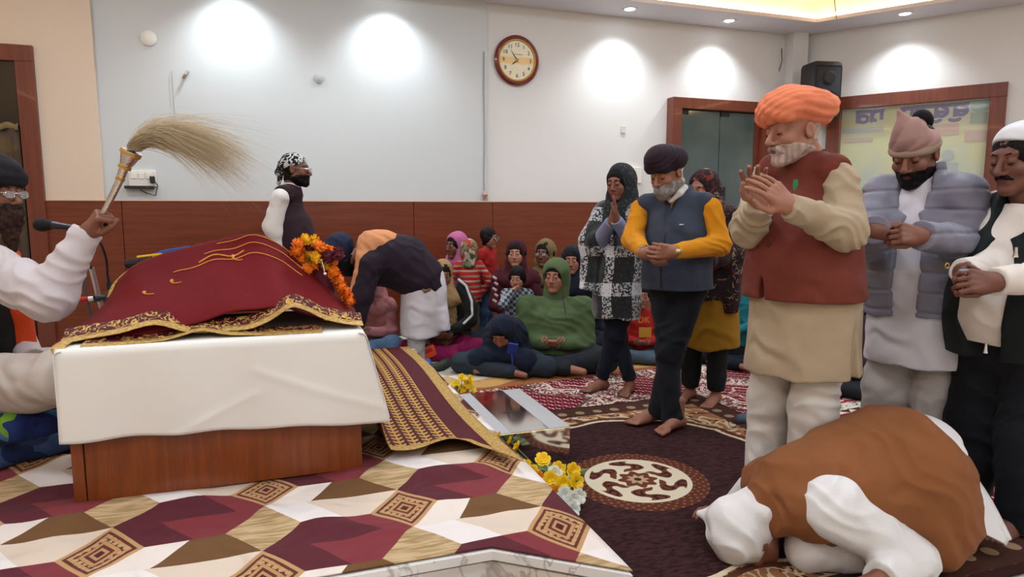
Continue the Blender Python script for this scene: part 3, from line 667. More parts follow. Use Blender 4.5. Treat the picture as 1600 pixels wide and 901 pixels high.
for cx in (0.20, 0.27):
    for a in range(4):
        an = a * pi / 2 + 0.4; px, py = cx + 0.018 * cos(an), 2.885 + 0.012 * sin(an)
        MB().tube([on_vel(px + 0.013 * cos(b), py + 0.010 * sin(b), 0.014) for b in np.linspace(0, 2 * pi, 14)], 0.0025, 5).build('gold_petal', M_gth, vel, True)

# long brocade runner: falls off the bench end and lies along the platform edge
def runner_pat(t):
    x, y = t.x, t.y
    cols_ = (x * 48).sin().abs(); lf = ((y + cols_ * 0.03) * 125).sin(); cols = (x * 48).sin().abs()
    pat = lf.gt(0.15) * cols.gt(0.35); pat = pat.max((cols - 0.98).gt(0) * 0.9)
    c = t.mix(pat, '#4a0715', '#c49a4e')
    return t.mix(x.gt(0.755), c, '#4d0818')
M_runner = mat('runner_brocade', runner_pat, 0.7, spec=0.3)
rn = empty('brocade_runner', (0, 0, 0)); tag(rn, 'maroon brocade runner with gold border lying on the platform edge', 'runner')
def run_z(x, y):
    drop = np.clip((0.44 - x) / 0.09, 0, 1); return PLZ + 0.052 + 0.018 * np.sin(y * 3.1 + 0.6) * np.clip((x - .4) * 4, 0, 1) + 0.02 * np.exp(-((y - 2.86 - 0.02 * np.sin(x * 30)) / 0.05) ** 2) * (0.5 + 0.5 * np.sin(x * 17 + 2.2)) + 0.42 * drop ** 1.5
def run_front(x): return 2.86 - 0.02 * np.sin((x - .4) * 13) - 0.36 * np.clip((x - 0.72) / 0.22, 0, 1) ** 1.6
def fn(x0, x1, f0, f1, dz):
    def f(u, v):
        x = x0 + (x1 - x0) * u; yf = run_front(x); y = yf + f0 + (5.1 - yf - f0) * v if f1 is None else yf + f0 + (f1 - f0) * v
        return x, y, run_z(x, y) + dz
    return f
sheet_grid('runner_cloth', fn(0.345, 0.865, 0.055, None, 0), 40, 90, M_runner, rn, 0.004)
sheet_grid('gold_border', fn(0.865, 0.935, 0.0, None, 0.0), 8, 90, M_goldb, rn, 0.004)
sheet_grid('gold_border', fn(0.345, 0.865, 0.0, 0.055, 0.0), 40, 8, M_goldb, rn, 0.004)

# marigold garland hung on the cover
M_or = mat('marigold_orange', '#f07a08', 0.8, 0.2, 40, 0.004, 160); M_ye = mat('marigold_yellow', '#f0b412', 0.8, 0.2, 40, 0.004, 160); M_mar = mat('maroon_bloom', '#5d1024', 0.8, 0.2, 40, 0.004, 160)
def pompom(r, seed):
    rr = random.Random(seed); m = MB()
    m.ball((0, 0, 0), r * 0.72, seg=8, rings=6)
    for k in range(34):
        z = 1 - 2 * (k + 0.5) / 34; a = k * 2.39996; s_ = math.sqrt(1 - z * z); d = Vector((s_ * cos(a), s_ * sin(a), z)); t_ = d.orthogonal().normalized(); b_ = d.cross(t_); w = r * 0.26
        c0 = d * r * 0.6; tip = d * r * rr.uniform(0.95, 1.12)
        m.poly([c0 + t_ * w, tip + t_ * w * .6 + b_ * w * .5, tip - t_ * w * .6 + b_ * w * .2, c0 - t_ * w])
    return m
PM = [pompom(0.027, k).build('marigold', mm, None) for k, mm in enumerate((M_or, M_ye, M_mar))]
gl = empty('marigold_garland', (0.14, 3.05, TZ)); tag(gl, 'orange and yellow marigold garland hanging on the cover beside the bowing man', 'garland')
gpx = [(465, 380, 0), (478, 374, 1), (490, 376, 1), (463, 392, 0), (470, 404, 0), (482, 410, 1), (495, 402, 1), (505, 390, 0), (516, 392, 0), (498, 384, 0), (470, 416, 1), (486, 398, 1), (480, 420, 0), (492, 414, 0), (474, 388, 0),
       (512, 401, 2), (520, 408, 0), (516, 416, 1), (522, 426, 0), (526, 434, 0), (530, 442, 0), (535, 449, 0), (539, 457, 0), (543, 464, 0), (547, 471, 0), (509, 412, 1), (483, 386, 2), (528, 396, 2)]
mks = []
for k, (u, v, c) in enumerate(gpx):
    d = 3.02 + 0.03 * ((k * 7) % 3); p = Dp(u, v, d); o = PM[c] if c not in mks else PM[c].copy()
    if c in mks: link(o)
    mks.append(c); o.parent = gl; o.location = Vector(p) - gl.location; o.rotation_euler = (k, k * 2, k * 3); s_ = 0.95 + 0.3 * ((k * 5) % 4) / 4; o.scale = (s_,) * 3
MB().tube([Vector(Dp(u, v, 3.05)) - gl.location for u, v in ((470, 440), (475, 415), (488, 395), (505, 398), (520, 412), (528, 435), (540, 460), (548, 475))], 0.004, 6).build('string', mat('thread', '#7a5a2a', .8), gl)
MB().tube([Vector(Dp(u, v, 3.09)) - gl.location for u, v in ((496, 400), (505, 440), (512, 470))], [0.03, 0.045, 0.05], 10).build('bouquet_core', M_mar, gl, True)
MB().tube([Vector(Dp(u, v, 3.01)) - gl.location for u, v in ((503, 408), (507, 425))], [0.006, 0.004], 8).ball(Vector(Dp(508, 428, 3.01)) - gl.location, 0.010).build('silver_tassel', M_steel, gl, True)

# ---------------------------------------------------------------- steel donation box
SB = (1.16, 3.385)
sb = empty('steel_box', (*SB, 0.022)); tag(sb, 'polished steel donation box on the brown carpet', 'box')
def sbx(name, lo, hi, m, bev=0.002): return MB().box(np.array(lo) - [*SB, 0.022], np.array(hi) - [*SB, 0.022], bev).build(name, m, sb)
sbx('body', (0.95, 3.01, 0.022), (1.375, 3.765, 0.19), M_steel); sbx('top_plate', (1.06, 3.01, 0.1905), (1.26, 3.765, 0.1935), M_steel, 0)
M_film = mat('film_on_steel', '#b9bcc0', 0.5, 0.03, metal=0.35)
sbx('film_strip', (0.95, 3.01, 0.1905), (1.058, 3.765, 0.194), M_film, 0); sbx('film_strip', (1.262, 3.01, 0.1905), (1.375, 3.765, 0.194), M_film, 0)
sbx('slot', (1.12, 3.33, 0.1935), (1.20, 3.345, 0.1945), M_black, 0)

# ---------------------------------------------------------------- flower bunches
M_yel = mat('yellow_petal', '#f2c60c', 0.6, 0.12, 30); M_wht = mat('white_petal', '#e6e8dc', 0.6, 0.05, 30); M_leaf = mat('green_leaf', '#5d7a3c', 0.6, 0.2, 20); M_ora = mat('orange_eye', '#e0890a', 0.6); M_gst = mat('pale_leaf', '#9fb08c', 0.6, 0.15, 20)
def bloom(r, seed, rows=((6, 1.0, 0.25), (5, 0.72, 0.6), (4, 0.42, 1.0))):
    m = MB(); rr = random.Random(seed)
    for n, sz, lift in rows:
        for k in range(n):
            a = 2 * pi * (k + rr.random() * .3) / n + sz * 2; d = Vector((cos(a), sin(a), 0)); s_ = Vector((-sin(a), cos(a), 0)); R = r * sz; w = R * 0.62
            q = [Vector((0, 0, 0)), d * R * .5 + s_ * w * .8 + Vector((0, 0, R * lift * .5)), d * R * .95 + s_ * w * .5 + Vector((0, 0, R * lift * .9)), d * R * 1.02 + Vector((0, 0, R * lift)), d * R * .95 - s_ * w * .5 + Vector((0, 0, R * lift * .9)), d * R * .5 - s_ * w * .8 + Vector((0, 0, R * lift * .5))]
            mid = [d * R * .5 + Vector((0, 0, R * lift * .35)), d * R * .85 + Vector((0, 0, R * lift * .8))]
            V = [m.bm.verts.new(p) for p in q + mid]
            for f in ((0, 6, 1), (0, 5, 6), (1, 6, 7, 2), (6, 5, 4, 7), (2, 7, 3), (7, 4, 3)): m.bm.faces.new([V[i] for i in f])
    return m
_bl = {}
def flower_bunch(name, label, spots, loc, leaves, seed):
    e = empty(name, loc); tag(e, label, 'flowers', 'artificial flower bunches'); rr = random.Random(seed)
    for k, (x, y, z, r, c) in enumerate(spots):
        key = c
        if key not in _bl: _bl[key] = bloom(0.033, 5).build('bloom', {0: M_yel, 1: M_wht, 2: M_ora}[c], None, True).data; o = bpy.data.objects[-1]
        for ob in [ob for ob in bpy.data.objects if ob.data == _bl[key] and ob.parent is None]: bpy.data.objects.remove(ob)
        o = bpy.data.objects.new('bloom', _bl[key]); link(o, e); o.location = Vector((x, y, z)) - Vector(loc); s_ = r / 0.033; o.scale = (s_,) * 3
        dv = Vector((x - loc[0] + rr.uniform(-.03, .03), y - loc[1] - 0.10, 0.10)); o.rotation_euler = dv.to_track_quat('Z', 'Y').to_euler()
        MB().tube([(0, 0, 0.0), (Vector((x, y, z)) - Vector(loc)) * .6 + Vector((0, 0, .01)), Vector((x, y, z)) - Vector(loc)], 0.0025, 5).build('stem', M_leaf, e)
    for k in range(leaves):
        a = rr.uniform(0, 6.28); R = rr.uniform(.03, .11); p = Vector((R * cos(a), R * sin(a) * 1.3, rr.uniform(.01, .07))); d = Vector((cos(a), sin(a), rr.uniform(.1, .9))).normalized(); s_ = d.orthogonal().normalized(); ln = rr.uniform(.05, .08); w = ln * .22
        m = MB(); V = [m.bm.verts.new(q) for q in (p, p + d * ln * .4 + s_ * w, p + d * ln, p + d * ln * .4 - s_ * w, p + d * ln * .45 + d.cross(s_) * w * .4)]
        for f in ((0, 1, 4), (0, 4, 3), (1, 2, 4), (4, 2, 3)): m.bm.faces.new([V[i] for i in f])
        m.build('leaf', M_leaf if k % 2 else M_gst, e)
near = [(848, 718, 0), (872, 733, 0), (895, 735, 0), (880, 755, 0), (860, 748, 0), (832, 738, 0), (845, 760, 0), (868, 768, 2), (900, 752, 0), (855, 778, 0), (822, 730, 0), (882, 772, 1), (895, 780, 1), (876, 790, 1), (903, 775, 1), (893, 796, 1), (888, 808, 1), (842, 745, 2), (866, 740, 1), (798, 690, 0), (780, 684, 0), (808, 700, 0)]
spots = []
for k, (u, v, c) in enumerate(near):
    z = 0.03 + 0.13 * max(0, (810 - v)) / 90; p = Gp(u, v, z); spots.append((p[0], p[1], z, 0.037 if c != 2 else 0.028, c))
flower_bunch('flower_bunch', 'bunch of yellow and white flowers on the carpet at the platform corner', spots, (1.15, 2.68, 0.022), 44, 2)
far = [(735, 592, 0), (722, 590, 0), (712, 600, 0), (730, 600, 0), (722, 608, 0), (738, 608, 0), (708, 606, 0), (694, 614, 0), (728, 613, 2), (714, 610, 2)]
spots = []
for k, (u, v, c) in enumerate(far):
    z = 0.03 + 0.10 * (614 - v) / 24; p = Gp(u, v, z); q = Dp(u, v, 4.45); spots.append((q[0], q[1], max(q[2], 0.03), 0.032, c))
flower_bunch('flower_bunch', 'small bunch of yellow flowers behind the steel box', spots, (float(Dp(720, 610, 4.45)[0]), float(Dp(720, 610, 4.45)[1]), 0.02), 8, 6)

# ---------------------------------------------------------------- microphone on its stand
ms = empty('microphone_stand', tuple(Dp(152, 480, 3.75) * [1, 1, 0] + [0, 0, PLZ + 0.01])); tag(ms, 'grey microphone stand with red knob beside the seated attendant', 'stand')
ml = Vector(ms.location); Q = lambda u, v, d: Vector(Dp(u, v, d)) - ml
b0 = Q(143, 418, 3.7); MB().tube([Q(143, 418, 3.7), Q(152, 455, 3.72), Q(160, 485, 3.74), Vector((0.03, 0, 0.03))], 0.014, 10).build('pole', M_steelr, ms, True)
MB().tube([Q(130, 430, 3.66), Q(135, 460, 3.68), Q(141, 490, 3.7), Vector((0.0, -0.05, 0.05))], 0.009, 8).build('boom', mat('grey_tube', '#6a6a6c', .4, metal=.6), ms, True)
MB().lathe([(0, 0), (0.13, 0), (0.13, 0.012), (0.03, 0.03), (0, 0.03)], 28).build('base', M_black, ms, True)
MB().tube([Q(127, 468, 3.64), Q(138, 467, 3.64)], 0.016, 10).build('red_knob', mat('red_plastic', '#c4231c', .4), ms, True)
MB().tube([Q(138, 467, 3.64), Q(146, 466, 3.65)], 0.014, 10).build('clamp_collar', M_white, ms, True)
MB().tube([Q(146, 466, 3.65), Q(156, 465, 3.68), Q(165, 464, 3.70)], [0.022, 0.02, 0.008], 10).build('clamp', M_black, ms, True)
MB().tube([Q(112, 357, 3.38), Q(120, 372, 3.45), Q(132, 400, 3.58), Q(143, 420, 3.7)], 0.008, 8).build('gooseneck', M_black, ms, True)
mi = empty('microphone', tuple(Dp(90, 353, 3.35))); tag(mi, 'black handheld microphone pointing at the bearded attendant', 'microphone')
qm = lambda u, v, d=3.35: Vector(Dp(u, v, d)) - Vector(mi.location)
MB().tube([qm(82, 352), qm(100, 354), qm(124, 357)], [0.022, 0.017, 0.014], 14).build('handle', mat('mic_body', '#3a3a40', .35, metal=.4), mi, True)
MB().ball(qm(66, 351), (0.042, 0.036, 0.034), seg=18, rings=12).tube([qm(66, 351), qm(83, 352)], [0.032, 0.022], 14).build('windscreen', mat('black_foam', '#18181a', .9, .1, 40, .003, 200), mi, True)
cb = MB().tube(catmull([qm(118, 360, 3.3), qm(128, 356, 3.2), qm(145, 366, 3.2), qm(158, 382, 3.25), qm(166, 405, 3.3), qm(168, 430, 3.35), qm(171, 445, 3.38)], 4).tolist(), 0.006, 8).build('cable', M_black, mi, True)
MB().tube([qm(170, 440, 3.38), qm(172, 452, 3.38)], 0.013, 10).build('connector', M_black, mi, True)
# bag and bundles behind the bench
bg = empty('blue_bundle', tuple(Dp(250, 420, 4.6) * [1, 1, 0] + [0, 0, PLZ + 0.01])); tag(bg, 'blue and yellow bundle behind the velvet cover', 'bundle')
bl = Vector(bg.location); Q = lambda u, v, d: Vector(Dp(u, v, d)) - bl
MB().box((-0.35, -0.2, 0.0), (0.4, 0.2, 0.55), 0.04).build('case', M_black, bg, True)
MB().tube([Q(212, 413, 4.6), Q(258, 400, 4.6), Q(300, 390, 4.6)], [0.03, 0.045, 0.03], 12).build('blue_cloth', cloth('royal_blue', '#24427f'), bg, True)
MB().tube([Q(215, 402, 4.5), Q(250, 398, 4.5), Q(280, 400, 4.5)], 0.012, 8).build('yellow_strap', cloth('strap_yellow', '#d8a41c'), bg, True)
MB().tube([Q(198, 412, 4.5), Q(240, 408, 4.5)], [0.03, 0.04], 10).build('dark_roll', M_black, bg, True)
for u, v, lb in ((266, 388, 'dark rounded drum top behind the velvet cover, left one'), (311, 381, 'dark rounded drum top behind the velvet cover, right one')):
    p = Dp(u, v, 5.15); o = empty('drum', (p[0], p[1], 0.0)); tag(o, lb, 'drum', 'drums behind the cover')
    hz = p[2]
    MB().lathe([(0, 0), (0.07, 0), (0.10, hz * .5), (0.07, hz * .97), (0, hz)], 20).build('shell', M_black, o, True); MB().lathe([(0.071, hz * .93), (0.078, hz * .95), (0.071, hz * .98)], 20).build('hoop', mat('hoop', '#3a3436', .5), o, True)
# ---------------------------------------------------------------- smooth solid modelling: blended distance fields meshed on a grid
def nv(v): v = np.asarray(v, float); return v / (np.linalg.norm(v) + 1e-12)
def A3(*v): return np.array(v if len(v) > 1 else v[0], float)
def smin(a, b, k):
    if k <= 0: return np.minimum(a, b)
    h = np.clip(0.5 + 0.5 * (b - a) / k, 0, 1); return b + (a - b) * h - k * h * (1 - h)
class Fld:
    def __init__(s, h): s.h = h; s.ops = []; s.mods = []
    def copy(s, h=None): f = Fld(h or s.h); f.ops = list(s.ops); f.mods = list(s.mods); return f
    def cone(s, a, b, ra, rb, k=0.01, op='add', flat=0):
        """rounded cone; flat: 1 cuts at b, 2 at a, 3 both"""
        a, b = A3(a), A3(b); r = max(ra, rb)
        def ev(x, y, z):
            ab = b - a; L2 = ab @ ab + 1e-12; px, py, pz = x - a[0], y - a[1], z - a[2]
            t0 = (px * ab[0] + py * ab[1] + pz * ab[2]) / L2; t = np.clip(t0, 0, 1)
            d = np.sqrt((px - ab[0] * t) ** 2 + (py - ab[1] * t) ** 2 + (pz - ab[2] * t) ** 2) - (ra + (rb - ra) * t)
            L = L2 ** .5
            if flat & 1: d = np.maximum(d, (t0 - 1) * L)
            if flat & 2: d = np.maximum(d, -t0 * L)
            return d
        s.ops.append((op, np.minimum(a, b) - r, np.maximum(a, b) + r, ev, k)); return s
    def chain(s, pts, rs, k=0.02, op='add', flat=0):
        n = len(pts)
        for i in range(n - 1): s.cone(pts[i], pts[i + 1], rs[i], rs[i + 1], k, op, (flat & 1 if i == n - 2 else 0) | (flat & 2 if i == 0 else 0))
        return s
    def ell(s, c, r, ax=None, k=0.01, op='add'):
        c = A3(c); r = A3(r) if np.ndim(r) else A3(r, r, r); ax = np.eye(3) if ax is None else np.array(ax); R = (np.abs(ax.T) @ r)
        def ev(x, y, z):
            px, py, pz = x - c[0], y - c[1], z - c[2]; k0 = 0; k1 = 0
            for i in range(3):
                q = px * ax[i][0] + py * ax[i][1] + pz * ax[i][2]; k0 = k0 + (q / r[i]) ** 2; k1 = k1 + (q / r[i] ** 2) ** 2
            k0 = np.sqrt(k0); k1 = np.sqrt(k1) + 1e-9; return k0 * (k0 - 1) / k1
        s.ops.append((op, c - R, c + R, ev, k)); return s
    def loft(s, o, axis, lat, rows, k=0.02, op='add', n=2.0):
        """rows: (s, ru, rv, cu, cv) along axis"""
        o = A3(o); axis = nv(axis); lat = A3(lat); lat = nv(lat - axis * (lat @ axis)); dep = np.cross(axis, lat)
        rows = [tuple(r) + (0,) * (5 - len(r)) for r in rows]; rows = np.array(sorted(rows), float)
        S = np.linspace(rows[0, 0], rows[-1, 0], 64); C = [np.interp(S, rows[:, 0], rows[:, i]) for i in range(1, 5)]
        ker = np.ones(5) / 5
        C = [np.convolve(np.pad(c, 2, mode='edge'), ker, 'valid') for c in C]
        pts = np.array([o + axis * S[i] + lat * C[2][i] + dep * C[3][i] for i in range(64)]); rm = max(C[0].max(), C[1].max())
        def ev(x, y, z):
            px, py, pz = x - o[0], y - o[1], z - o[2]; dt = lambda v: px * v[0] + py * v[1] + pz * v[2]
            sv = dt(axis); ru, rv, cu, cv = (np.interp(sv, S, c) for c in C); u = dt(lat) - cu; v = dt(dep) - cv
            if n == 2.0:
                k0 = np.sqrt((u / ru) ** 2 + (v / rv) ** 2); k1 = np.sqrt((u / ru ** 2) ** 2 + (v / rv ** 2) ** 2) + 1e-9; d = k0 * (k0 - 1) / k1
            else: d = ((np.abs(u / ru) ** n + np.abs(v / rv) ** n) ** (1 / n) - 1) * np.minimum(ru, rv)
            return np.maximum(d, np.maximum(S[0] - sv, sv - S[-1]))
        s.ops.append((op, pts.min(0) - rm, pts.max(0) + rm, ev, k)); return s
    def plane(s, p, n, op='int', k=0.0):
        """keep (int) the side the normal points away from; sub removes the other"""
        p, n = A3(p), nv(n)
        s.ops.append((op, None, None, lambda x, y, z: (x - p[0]) * n[0] + (y - p[1]) * n[1] + (z - p[2]) * n[2], k)); return s
    def offset(s, t): s.ops.append(('off', None, None, t, 0)); return s
    def fold(s, amp, kvec, warp=1.5, seed=0, cell=0.12, mask=None, sharp=False):
        s.mods.append(('fold', amp, A3(kvec), warp, seed, cell, mask, sharp)); return s
    def seam(s, amp, p, w, seed=0, wob=0.01): s.mods.append(('seam', amp, p, w, seed, wob)); return s
    def rough(s, amp, cell, seed=0, mask=None): s.mods.append(('rough', amp, cell if np.ndim(cell) else (cell,) * 3, seed, mask)); return s
    def noise(s, cell, seed):
        r = np.random.RandomState(seed); ws = []; dims = []
        for ax, c in zip(s.ax, cell):
            t = (ax - ax[0]) / c + r.uniform(0, 1); i = np.floor(t).astype(int); f = t - i; f = f * f * (3 - 2 * f); m = i[-1] + 2
            W = np.zeros((len(ax), m), np.float32); W[np.arange(len(ax)), i] = 1 - f; W[np.arange(len(ax)), i + 1] += f; ws.append(W); dims.append(m)
        g = r.uniform(-1, 1, dims).astype(np.float32)
        g = np.tensordot(ws[0], g, (1, 0)); g = np.tensordot(ws[1], g, (1, 1)); g = np.tensordot(ws[2], g, (1, 2)); return g.transpose(2, 1, 0)
    def evalf(s):
        adds = [o for o in s.ops if o[0] == 'add']; t = sum(o[3] for o in s.ops if o[0] == 'off'); t = max(t, 0) + 3 * s.h + sum(abs(m[1]) for m in s.mods)
        lo = np.min([o[1] for o in adds], 0) - t; hi = np.max([o[2] for o in adds], 0) + t
        s.ax = [np.arange(lo[i], hi[i] + s.h, s.h, dtype=np.float32) for i in range(3)]
        d = np.full([len(a) for a in s.ax], 9.0, np.float32); pad0 = t + 0.01
        for op, l, h_, ev, k in s.ops:
            if op == 'off': d -= ev; continue
            if l is None or op == 'int': sl = tuple(slice(0, len(a)) for a in s.ax)
            else:
                pad = pad0 + k * 1.0
                sl = tuple(slice(max(0, int(np.searchsorted(a, l[i] - pad)) - 1), int(np.searchsorted(a, h_[i] + pad)) + 1) for i, a in enumerate(s.ax))
            x, y, z = (a[q] for a, q in zip(s.ax, sl))
            if 0 in (len(x), len(y), len(z)): continue
            v = ev(x[:, None, None], y[None, :, None], z[None, None, :]).astype(np.float32)
            if op == 'add': d[sl] = smin(d[sl], v, k)
            elif op == 'sub': d[sl] = -smin(-d[sl], v, k)
            elif op == 'int': d[sl] = -smin(-d[sl], -v, k)
        x, y, z = s.ax[0][:, None, None], s.ax[1][None, :, None], s.ax[2][None, None, :]
        for m in s.mods:
            if m[0] == 'seam':
                q = (z + x * 0 + y * 0 + s.noise((.15,) * 3, m[4]) * m[5]) / m[2]; q = (q - np.round(q)) * m[2]; v = m[1] * (np.exp(-(q / m[3]) ** 2) - 0.25); mask = None
            elif m[0] == 'rough': v = s.noise(m[2], m[3]) * m[1]; mask = m[4]
            else:
                _, amp, kv, warp, seed, cell, mask, sharp = m
                ph = x * kv[0] + y * kv[1] + z * kv[2] + s.noise((cell,) * 3, seed) * warp; v = np.sin(ph)
                if sharp: v = (1 - 2 * np.abs(v)) * (1 if sharp is True else -1)
                v = amp * v * (0.6 + 0.4 * s.noise((cell * 1.3,) * 3, seed + 1))
            if mask is not None: v = v * mask(x, y, z)
            d += v.astype(np.float32)
        return d
    def mesh(s):
        d = s.evalf(); s.d = d; sg = d < 0; nx, ny, nz = d.shape
        c = np.zeros((nx - 1, ny - 1, nz - 1), np.uint8)
        for i in (0, 1):
            for j in (0, 1):
                for k in (0, 1): c += sg[i:nx - 1 + i, j:ny - 1 + j, k:nz - 1 + k]
        act = (c > 0) & (c < 8); I = np.argwhere(act)
        if len(I) == 0: return np.zeros((0, 3)), np.zeros((0, 4), int)
        idx = np.full(act.shape, -1, np.int32); idx[act] = np.arange(len(I))
        P = np.zeros((len(I), 3), np.float32); N = np.zeros(len(I), np.float32)
        corner = {q: d[I[:, 0] + q[0], I[:, 1] + q[1], I[:, 2] + q[2]] for q in [(i, j, k) for i in (0, 1) for j in (0, 1) for k in (0, 1)]}
        for q in corner:
            for a in range(3):
                if q[a] == 0:
                    w = list(q); w[a] = 1; u, v = corner[q], corner[tuple(w)]; m = (u < 0) != (v < 0); t = np.where(m, u / np.where(m, u - v, 1), 0)
                    for b in range(3): P[:, b] += np.where(m, (t if b == a else q[b]), 0)
                    N += m
        V = (I + P / N[:, None]) * s.h + np.array([a[0] for a in s.ax]); Q = []
        for a in range(3):
            b, e = (a + 1) % 3, (a + 2) % 3; sl0 = [slice(1, n - 1) for n in d.shape]; sl1 = list(sl0); sl0[a] = slice(0, d.shape[a] - 1); sl1[a] = slice(1, d.shape[a])
            s0, s1 = sg[tuple(sl0)], sg[tuple(sl1)]; off = [1, 1, 1]; off[a] = 0
            for inside in (True, False):
                E = np.argwhere(s0 & ~s1 if inside else ~s0 & s1) + off
                if not len(E): continue
                def cell(db, de): q = E.copy(); q[:, b] -= db; q[:, e] -= de; return idx[q[:, 0], q[:, 1], q[:, 2]]
                qd = np.stack([cell(1, 1), cell(0, 1), cell(0, 0), cell(1, 0)], -1); Q.append(qd if inside else qd[:, ::-1])
        return V, np.concatenate(Q)
def fobj(name, f, m, parent, mat_fn=None):
    fs = f if isinstance(f, list) else [f]; Vs, Qs, n = [], [], 0
    for q in fs:
        V, Q = q.mesh(); Vs.append(V); Qs.append(Q + n); n += len(V)
    V = np.concatenate(Vs); Q = np.concatenate(Qs)
    if len(Q) == 0: return None
    o = mesh_np(name, V, Q, m, parent)
    return o

# ---------------------------------------------------------------- people kit
def skin_mat(name, c): return mat('skin_' + name, c, 0.55, 0.07, 14, 0.0006, 500)
SK = {'fair': skin_mat('fair', '#a9745c'), 'mid': skin_mat('mid', '#8f5d48'), 'tan': skin_mat('tan', '#7a4a37'), 'dark': skin_mat('dark', '#6a3e2d'), 'rosy': skin_mat('rosy', '#98654f')}
M_lip = mat('lip', '#7d3f3a', 0.5); M_lipd = mat('lip_dark', '#5d2f2a', 0.5)
def hairmat(n, c): return mat('hair_' + n, lambda t: t.mix(t.noise(60, 3, t.stretch(1, 1, .25)).step(.3, .7), c, tuple(min(255, int(v * 1.3 + 5)) for v in [int(c[i:i + 2], 16) for i in (1, 3, 5)])), 0.6, bump=0.003, spec=0.15, height=lambda t: t.noise(240, 3, t.stretch(1, 1, .2)))
H_blk = hairmat('black', '#0b0909'); H_gry = hairmat('grey', '#6f6a68'); H_wht = hairmat('white', '#a9a39e'); H_stub = hairmat('stubble', '#8f7d74'); H_brn = hairmat('brown', '#2a1b16')
def eye_pat(t):
    r = (t.x * t.x + t.z * t.z).sqrt(); c = t.mix(r.lt(0.0072), '#cfc6bd', '#2a1a14'); return t.mix(t.y.lt(0), c, '#cfc6bd')
M_eye = mat('eyeball', eye_pat, 0.2)
M_glassr = mat('spectacle_wire', '#c8c4bc', 0.25, 0, metal=0.9); M_glassd = mat('spectacle_dark', '#1c1a1c', 0.35)
M_lens = mat('spectacle_lens', '#e6ecec', 0.05, 0, alpha=0.18)
